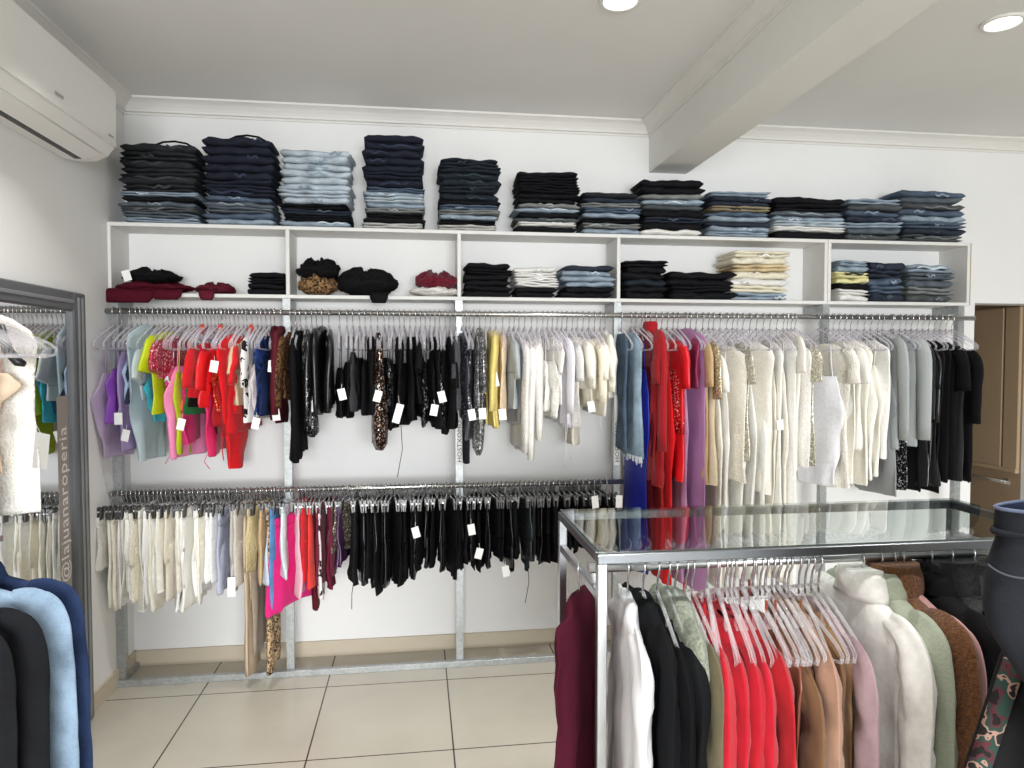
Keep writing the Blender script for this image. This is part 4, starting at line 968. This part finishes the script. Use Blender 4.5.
for X in (RX0, RX1):
    rbox(X - T, X + T, RY0 + T + 0.0005, RY1 - T - 0.0005, RZ - 2 * T + 0.0005, RZ, 'top_bar', M_BAR); rbox(X - T * 0.8, X + T * 0.8, RY0 + T + 0.0005, RY1 - T - 0.0005, 1.012, 1.032, 'side_bar')
    rbox(X - T * 0.8, X + T * 0.8, RY0 + T + 0.0005, RY1 - T - 0.0005, 0.10, 0.12, 'side_bar')
rbox(RX0 - T + 0.004, RX1 + T - 0.004, RY0 - T + 0.004, RY1 + T - 0.004, RZ + 0.0005, RZ + 0.0065, 'glass_top', M_GLASS, 0.001)
FR_Y, FR_Z = 1.56, 1.068
m = MB(); m.tube([(RX0 - 0.012 - cx, FR_Y - cy, FR_Z), (RX1 + 0.012 - cx, FR_Y - cy, FR_Z)], 0.0125, 14); m.build('hanging_rail', M_CHROME, rk, True)
for X in (RX0, RX1):
    m = MB(); m.box(X - 0.007 - cx, X + 0.007 - cx, FR_Y - 0.009 - cy, FR_Y + 0.009 - cy, 1.033, FR_Z - 0.011); m.build('rail_support', M_CHROME, rk)

FY = 1.37
def fx(px_, y=FY): return pix(px_, 650, Y=y).x
def front(px_, kind, name, hexc, mk, label, cat, zt=-0.070, zb=-0.80, rz=-4, **o):
    x = fx(px_); o.setdefault('res', 2.2); o.setdefault('th', 0.016); o.setdefault('amp', 0.012); o.setdefault('w', 0.195)
    rng = random.Random(int(px_ * 7)); yw = math.radians(rz)
    garment(kind, name, label, cat, 'garments on the chrome rack', (x, FR_Y, FR_Z), yw, fab(hexc, mk, o.get('hex2')), zt, zb, rng, o)
    place_hanger('front', (x, FR_Y, FR_Z), yw, 'clear hanger carrying the ' + label.split(',')[0], 'clear hangers on the chrome rack')
front(655, 'long', 'blouse', '#eceaec', 'satin', 'white blouse with loose tied cuff, nearest the left end of the chrome rack', 'blouse', zb=-0.80, rz=-10, sl=0.62, slope=0.055, sry=0.052, tags=[(-0.2, -0.55, -0.03, 0.09, 0.045)])
front(672, 'long', 'blazer', '#0f1012', 'plain', 'first black jacket right of the white blouse on the chrome rack', 'jacket', sl=0.6, th=0.024)
front(688, 'long', 'blazer', '#0d0d0f', 'plain', 'second black jacket right of the white blouse on the chrome rack', 'jacket', sl=0.62, th=0.022, zt=-0.105)
front(700, 'long', 'blazer', '#111214', 'plain', 'third black jacket right of the white blouse on the chrome rack', 'jacket', sl=0.62, th=0.022, zt=-0.105)
front(708, 'tee', 'sweater', '#9aa08c', 'teddy', 'short fluffy sage-grey top between black and olive jackets', 'sweater', zb=-0.30, sl=0.1, th=0.03, w=0.16)
front(720, 'long', 'jacket', '#5f5741', 'plain', 'olive khaki long jacket on the chrome rack', 'jacket', sl=0.6, th=0.024, zb=-0.82, zt=-0.105)
front(727, 'strap', 'dress', '#a81018', 'plain', 'red strappy dress with thin cords beside the olive jacket', 'dress', zb=-0.7, zbust=-0.25, w=0.17, ties=[(-0.17, -0.15, -0.5), (-0.15, -0.15, -0.55), (-0.185, -0.2, -0.6)])
front(744, 'long', 'dress', '#b31026', 'plain', 'first bright red dress with wide sleeve on the chrome rack', 'dress', rz=-14, sl=0.7, th=0.02, sry=0.06, zt=-0.122)
front(754, 'long', 'dress', '#ad1024', 'plain', 'second bright red dress with wide sleeve on the chrome rack', 'dress', rz=-10, sl=0.68, th=0.02, zt=-0.122)
front(764, 'long', 'dress', '#a80e20', 'plain', 'third bright red dress with wide sleeve on the chrome rack', 'dress', rz=-8, sl=0.68, th=0.02, zt=-0.122)
front(774, 'long', 'dress', '#b01226', 'plain', 'fourth bright red dress on the chrome rack', 'dress', rz=-7, sl=0.66, th=0.02, zt=-0.122)
front(784, 'tee', 'dress', '#a3101c', 'plain', 'fifth red dress beside the rust top on the chrome rack', 'dress', sl=0.3, zb=-0.75, sry=0.06, zt=-0.122)
front(793, 'strap', 'camisole', '#86352a', 'plain', 'rust strap top with fringe on the chrome rack', 'top', zbust=-0.24, zb=-0.6, ties=[(-0.17, -0.45, -0.7), (-0.15, -0.45, -0.66)])
front(803, 'strap', 'dress', '#7c3c2d', 'plain', 'rust red dress beside the fringed rust top', 'dress', zbust=-0.26, zb=-0.82)
front(809, 'vest', 'dress', '#7e4a3a', 'satin', 'reddish-brown sleeveless dress on the chrome rack', 'dress', zt=-0.14)
front(816, 'long', 'shirt', '#6f5036', 'plain', 'brown shirt in the brown group on the chrome rack', 'shirt', zt=-0.16, sl=0.45)
front(823, 'vest', 'dress', '#7d5640', 'plain', 'dark brown sleeveless dress in the brown group', 'dress', zt=-0.15)
front(830, 'strap', 'dress', '#784a2a', 'plain', 'copper brown strap dress in the brown group', 'dress', zbust=-0.24)
front(846, 'long', 'blouse', '#a07c66', 'plain', 'blush tan blouse with turned cuff in the brown group', 'blouse', zt=-0.12, rz=-12, sl=0.6, sry=0.05, th=0.02)
front(853, 'vest', 'dress', '#6e4c30', 'plain', 'camel brown dress right of the blush tan blouse', 'dress', zt=-0.13)
front(860, 'vest', 'dress', '#8a6a4a', 'plain', 'light camel dress right of the blush tan blouse', 'dress', zt=-0.12)
front(868, 'long', 'shirt', '#9c8286', 'plain', 'dusty mauve shirt behind the cream turtleneck', 'shirt', zt=-0.11, sl=0.6)
front(914, 'long', 'sweater', '#eeebe5', 'plain', 'cream turtleneck sweater hanging on the chrome rack', 'sweater', rz=-3, sl=0.40, th=0.028, collar=0.045, slope=0.05, sry=0.055, w=0.20, flare=0.03)
front(934, 'long', 'hoodie', '#a3a996', 'knit', 'sage green hoodie between the cream turtleneck and brown coat', 'hoodie', rz=-3, sl=0.62, th=0.032, collar=0.04, sry=0.06, w=0.20)
front(948, 'long', 'coat', '#7d4a1c', 'teddy', 'brown teddy coat on the chrome rack', 'coat', rz=0, sl=0.66, th=0.04, collar=0.055, sry=0.065, w=0.205)
front(957, 'long', 'sweater', '#b48a88', 'plain', 'pink sweater right of the brown teddy coat', 'sweater', rz=2, sl=0.64, th=0.022, w=0.205)
front(988, 'long', 'jacket', '#19191a', 'plain', 'black cloth jacket right of the pink sweater', 'jacket', rz=0, sl=0.62, th=0.03, collar=0.03, w=0.2)
front(1010, 'long', 'jacket', '#141517', 'puffer', 'glossy black puffer jacket at the right end of the chrome rack', 'jacket', rz=4, sl=0.6, th=0.045, collar=0.06, w=0.2, sry=0.07)
front(1034, 'long', 'jacket', '#17181a', 'puffer', 'second black puffer jacket behind the dark jeans', 'jacket', rz=4, sl=0.6, th=0.045, collar=0.05, w=0.2, sry=0.07)
for k in range(8):
    x = fx(738 + k * 13); rz = math.radians(-16 + 3 * k)
    place_hanger('front', (x + 0.012, FR_Y, FR_Z), rz, 'empty clear hanger, %s of the close row above the red and brown dresses' % nth(k + 1), 'clear hangers on the chrome rack')
# burgundy dress hooked on the rack's left side bar
hz = 1.032
garment('vest', 'dress', 'burgundy v-neck dress hanging on the left side of the chrome rack', 'dress', None, (0.392, 1.665, hz), math.radians(-30), fab('#421020', 'plain'), -0.055, -0.75, random.Random(4), dict(res=2.2, th=0.02, amp=0.016, w=0.165, wb=0.18))
place_hanger('front', (0.392, 1.665, hz), math.radians(-30), 'clear hanger under the burgundy v-neck dress on the rack side', 'clear hangers on the chrome rack').scale = (0.8, 0.6, 0.95)

# ---------------------------------------------------------------- two-level rack along the left wall, close to the camera
LX = -1.19
lr = empty('garment_rail', (LX, 1.35, 0)); tag(lr, 'two-level chrome garment rail by the left wall beside the mirror', 'rail')
for z in (1.73, 1.03):
    m = MB(); m.tube([(0, -0.75, z), (0, 0.80, z)], 0.0125, 12); m.build('hanging_rail', M_CHROME, lr, True)
for y in (-0.7, 0.83):
    m = MB(); m.box(-0.17, -0.145, y - 0.0125, y + 0.0125, 0, 1.80, 0.002); m.build('post', M_CHROME, lr)
    for z in (1.73, 1.03):
        m = MB(); m.box(-0.145, 0.0, y - 0.008, y + 0.008, z - 0.008, z + 0.008, 0.001); m.build('arm', M_CHROME, lr)
def left(y, kind, name, hexc, mk, label, cat, zr, zt, zb, rz=90, **o):
    o.setdefault('res', 2.2); o.setdefault('th', 0.018); o.setdefault('amp', 0.010); o.setdefault('w', 0.19)
    garment(kind, name, label, cat, 'garments on the left wall rail', (LX, y, zr), math.radians(rz), fab(hexc, mk, o.get('hex2')), zt, zb, random.Random(int(y * 100)), o)
    place_hanger('front', (LX, y, zr), math.radians(rz), 'clear hanger carrying the ' + label.split(',')[0], 'clear hangers on the left wall rail')
left(2.07, 'long', 'shirt', '#27375a', 'denim', 'dark blue denim shirt, farthest of the jackets at lower left', 'shirt', 1.03, -0.07, -0.85, sl=0.62, sry=0.052, th=0.022, collar=0.03, w=0.20, flare=0.04)
left(1.98, 'long', 'jacket', '#8aa0b6', 'denim', 'light blue ripped denim jacket at lower left', 'jacket', 1.03, -0.07, -0.85, sl=0.64, sry=0.055, th=0.026, collar=0.03, w=0.205, flare=0.035)
left(1.88, 'long', 'jacket', '#111216', 'denim', 'black denim jacket nearest the camera at lower left', 'jacket', 1.03, -0.09, -0.85, sl=0.6, sry=0.06, th=0.03, w=0.195)
left(1.80, 'long', 'jacket', '#15161a', 'denim', 'second black denim jacket at the left edge', 'jacket', 1.03, -0.10, -0.85, sl=0.6, sry=0.06, th=0.03, w=0.16)
left(2.10, 'vest', 'blouse', '#f8f5ee', 'lace', 'white lace sleeveless blouse in front of the mirror', 'blouse', 1.73, -0.06, -0.62, w=0.15, wb=0.15, tags=[(-0.14, -0.44, 0.02, 0.1, 0.08)])
left(2.04, 'strap', 'camisole', '#e8cfb4', 'plain', 'peach camisole in front of the mirror', 'top', 1.73, -0.1, -0.5, w=0.09, wb=0.08)
left(1.98, 'vest', 'dress', '#e9e7ea', 'plain', 'long white dress at the left edge of the picture', 'dress', 1.73, -0.1, -0.68, w=0.10, wb=0.11)
left(1.93, 'strap', 'camisole', '#8fb4cf', 'plain', 'light blue camisole at the left edge', 'top', 1.73, -0.2, -0.6, w=0.07, wb=0.06)
for k in range(14):
    place_hanger('front', (LX + 0.012 * math.sin(k * 2.1), 1.88 + 0.014 * k, 1.73), math.radians(90 + (k - 7) * 1.2), 'empty clear hanger, %s of the bundle at the left edge' % nth(k + 1), 'clear hangers on the left wall rail')
bh = empty('velvet_hanger', (LX, 2.0, 1.73), math.radians(90)); tag(bh, 'black hanger with a curved end in front of the mirror', 'hanger')
m = MB(); m.tube(hook_pts(), 0.0024, 6); m.build('hook', M_WIRE, bh, True)
m = MB(); m.tube([(0, 0.13, -0.2), (0, 0.10, -0.13), (0, 0, -0.075), (0, -0.11, -0.10), (0, -0.125, -0.16), (0, -0.15, -0.19), (0, -0.165, -0.195)], [0.006, 0.010, 0.010, 0.012, 0.014, 0.013, 0.008], 10); m.build('arms', M_BLACKP, bh, True)

# ---------------------------------------------------------------- near right: dark jeans and camo-striped trousers
NX, NY = 1.089, 0.96
nr = empty('garment_rail', (1.22, NY, 0)); tag(nr, 'chrome garment rail at the right edge carrying dark jeans', 'rail')
for z in (1.405, 1.20):
    m = MB(); m.tube([(-0.1 if z > 1.3 else -0.04, 0.0 if z > 1.3 else 0.14, z), (0.6, 0.0 if z > 1.3 else 0.14, z)], 0.011, 12); m.build('hanging_rail', M_CHROME, nr, True)
m = MB(); m.box(0.6, 0.625, -0.02, 0.16, 0, 1.46, 0.002); m.build('post', M_CHROME, nr)
m = MB(); m.box(0.45, 0.78, -0.2, 0.34, 0, 0.02, 0.004); m.build('foot', M_CHROME, nr)
jn = empty('jeans', (NX, NY, 1.318)); tag(jn, 'black jeans with white label hanging at the right edge, closest to the camera', 'jeans')
MJ = fab('#1a1c22', 'denim'); MJI = fab('#20283e', 'denim'); MST = fab('#59637a', 'plain')
def jring(z, w, d, xo=0, n=40, lift=0.0, ph=0.0, amp=0.004):
    return [(xo + (w + amp * math.sin(5 * a + ph)) * math.cos(a), d * math.sin(a), z + lift * math.cos(a)) for a in [2 * math.pi * k / n for k in range(n)]]
rows = [(0.0, 0.198, 0.062, 0), (-0.03, 0.200, 0.066, 0), (-0.045, 0.198, 0.064, 0), (-0.09, 0.215, 0.072, 0), (-0.15, 0.222, 0.075, 0), (-0.19, 0.212, 0.072, 0.002), (-0.24, 0.185, 0.064, 0.012), (-0.31, 0.15, 0.055, 0.03), (-0.4, 0.12, 0.05, 0.05)]
mb = MB(); mb.rings([jring(z, w, d, xo, 40, 0.0, i * 0.7) for i, (z, w, d, xo) in enumerate(rows)], cap0=False, cap1=True); mb.build('hip', MJ, jn, True)
mb = MB(); mb.rings([jring(-0.10, 0.18, 0.045), jring(-0.01, 0.192, 0.057), jring(0.0005, 0.196, 0.060)], cap0=True, cap1=False); mb.build('lining', MJI, jn, True)
mb = MB(); mb.tube([p for p in jring(0.0, 0.198, 0.062)] + [jring(0.0, 0.198, 0.062)[0]], 0.0028, 6); o = mb.build('waistband_edge', MST, jn, True)
mb = MB(); mb.rings([jring(-0.032, 0.203, 0.068), jring(-0.036, 0.205, 0.070), jring(-0.041, 0.203, 0.068)]); mb.build('waist_seam', MJ, jn, True)
m = MB(); pp = []
for k in range(15):
    a = math.radians(180 + 55 * k / 14.0); zz = -0.085 - 0.012 * math.sin(k / 14 * 3.14)
    pp.append((0.219 * math.cos(a), 0.0745 * math.sin(a), zz))
m.tube(pp, 0.0018, 5); m.build('pocket_stitching', simple('stitch_grey', '#3c4048', 0.7), jn, True)
for s in (-1, 1):
    mb = MB(); mb.rings([jring(z, w, d, xo + s * 0.0, 24, 0, s) for z, w, d, xo in ((-0.38, 0.07, 0.045, 0.06 + s * 0.05), (-0.6, 0.065, 0.04, 0.075 + s * 0.05), (-0.85, 0.06, 0.035, 0.09 + s * 0.05))]); mb.build('leg', MJ, jn, True)
m = MB(); m.rings([[(-0.172, -0.078, -0.09), (-0.10, -0.092, -0.085), (-0.085, -0.092, -0.19), (-0.14, -0.088, -0.20)], [(-0.172, -0.080, -0.09), (-0.10, -0.094, -0.085), (-0.085, -0.094, -0.19), (-0.14, -0.090, -0.20)]]); o = m.build('paper_label', M_TAG, jn); o['label'] = 'white paper label'
place_hanger('clip', (NX + 0.05, NY, 1.405), math.radians(90), 'clip hanger holding the black jeans at the right edge', None)
ct = empty('trousers', (1.2, 1.10, 1.20)); tag(ct, 'black trousers with camouflage side stripe hanging behind the dark jeans', 'trousers')
MB1 = fab('#1b1a1b', 'plain')
rows = [(-0.09, 0.135, 0.03, 0.0), (-0.2, 0.155, 0.05, -0.02), (-0.4, 0.165, 0.05, -0.08), (-0.7, 0.15, 0.045, -0.13)]
mb = MB(); mb.rings([jring(z, w, d, xo, 32, 0, z * 9) for z, w, d, xo in rows]); mb.build('leg', MB1, ct, True)
for k, (a0, w0) in enumerate(((199, 13),)):
    mb = MB(); rg = []
    for z, w, d, xo in ((-0.12, 0.141, 0.036, -0.005), (-0.2, 0.158, 0.053, -0.02), (-0.3, 0.163, 0.053, -0.05), (-0.4, 0.168, 0.053, -0.08), (-0.7, 0.153, 0.048, -0.13)):
        A = [math.radians(a0 - w0), math.radians(a0), math.radians(a0 + w0)]
        rg.append([(xo + (w + 0.004) * math.cos(a), (d + 0.004) * math.sin(a), z) for a in A] + [(xo + w * math.cos(a), d * math.sin(a), z) for a in reversed(A)])
    mb.rings(rg); o = mb.build('side_stripe', fab('#444444', 'camo'), ct, True); o['label'] = 'camouflage side stripe'
mb = MB(); mb.rings([jring(-0.065, 0.132, 0.028), jring(-0.1, 0.14, 0.034)]); mb.build('waistband', MB1, ct, True)
place_hanger('clip', (1.2, 1.10, 1.20), math.radians(90), 'clip hanger holding the camouflage striped trousers', None)

bpy.context.view_layer.update()
dups = [k for k, n in LABELS.items() if n > 1]
print('objects', len(COL.objects), 'label repeats', len(dups), dups[:10])
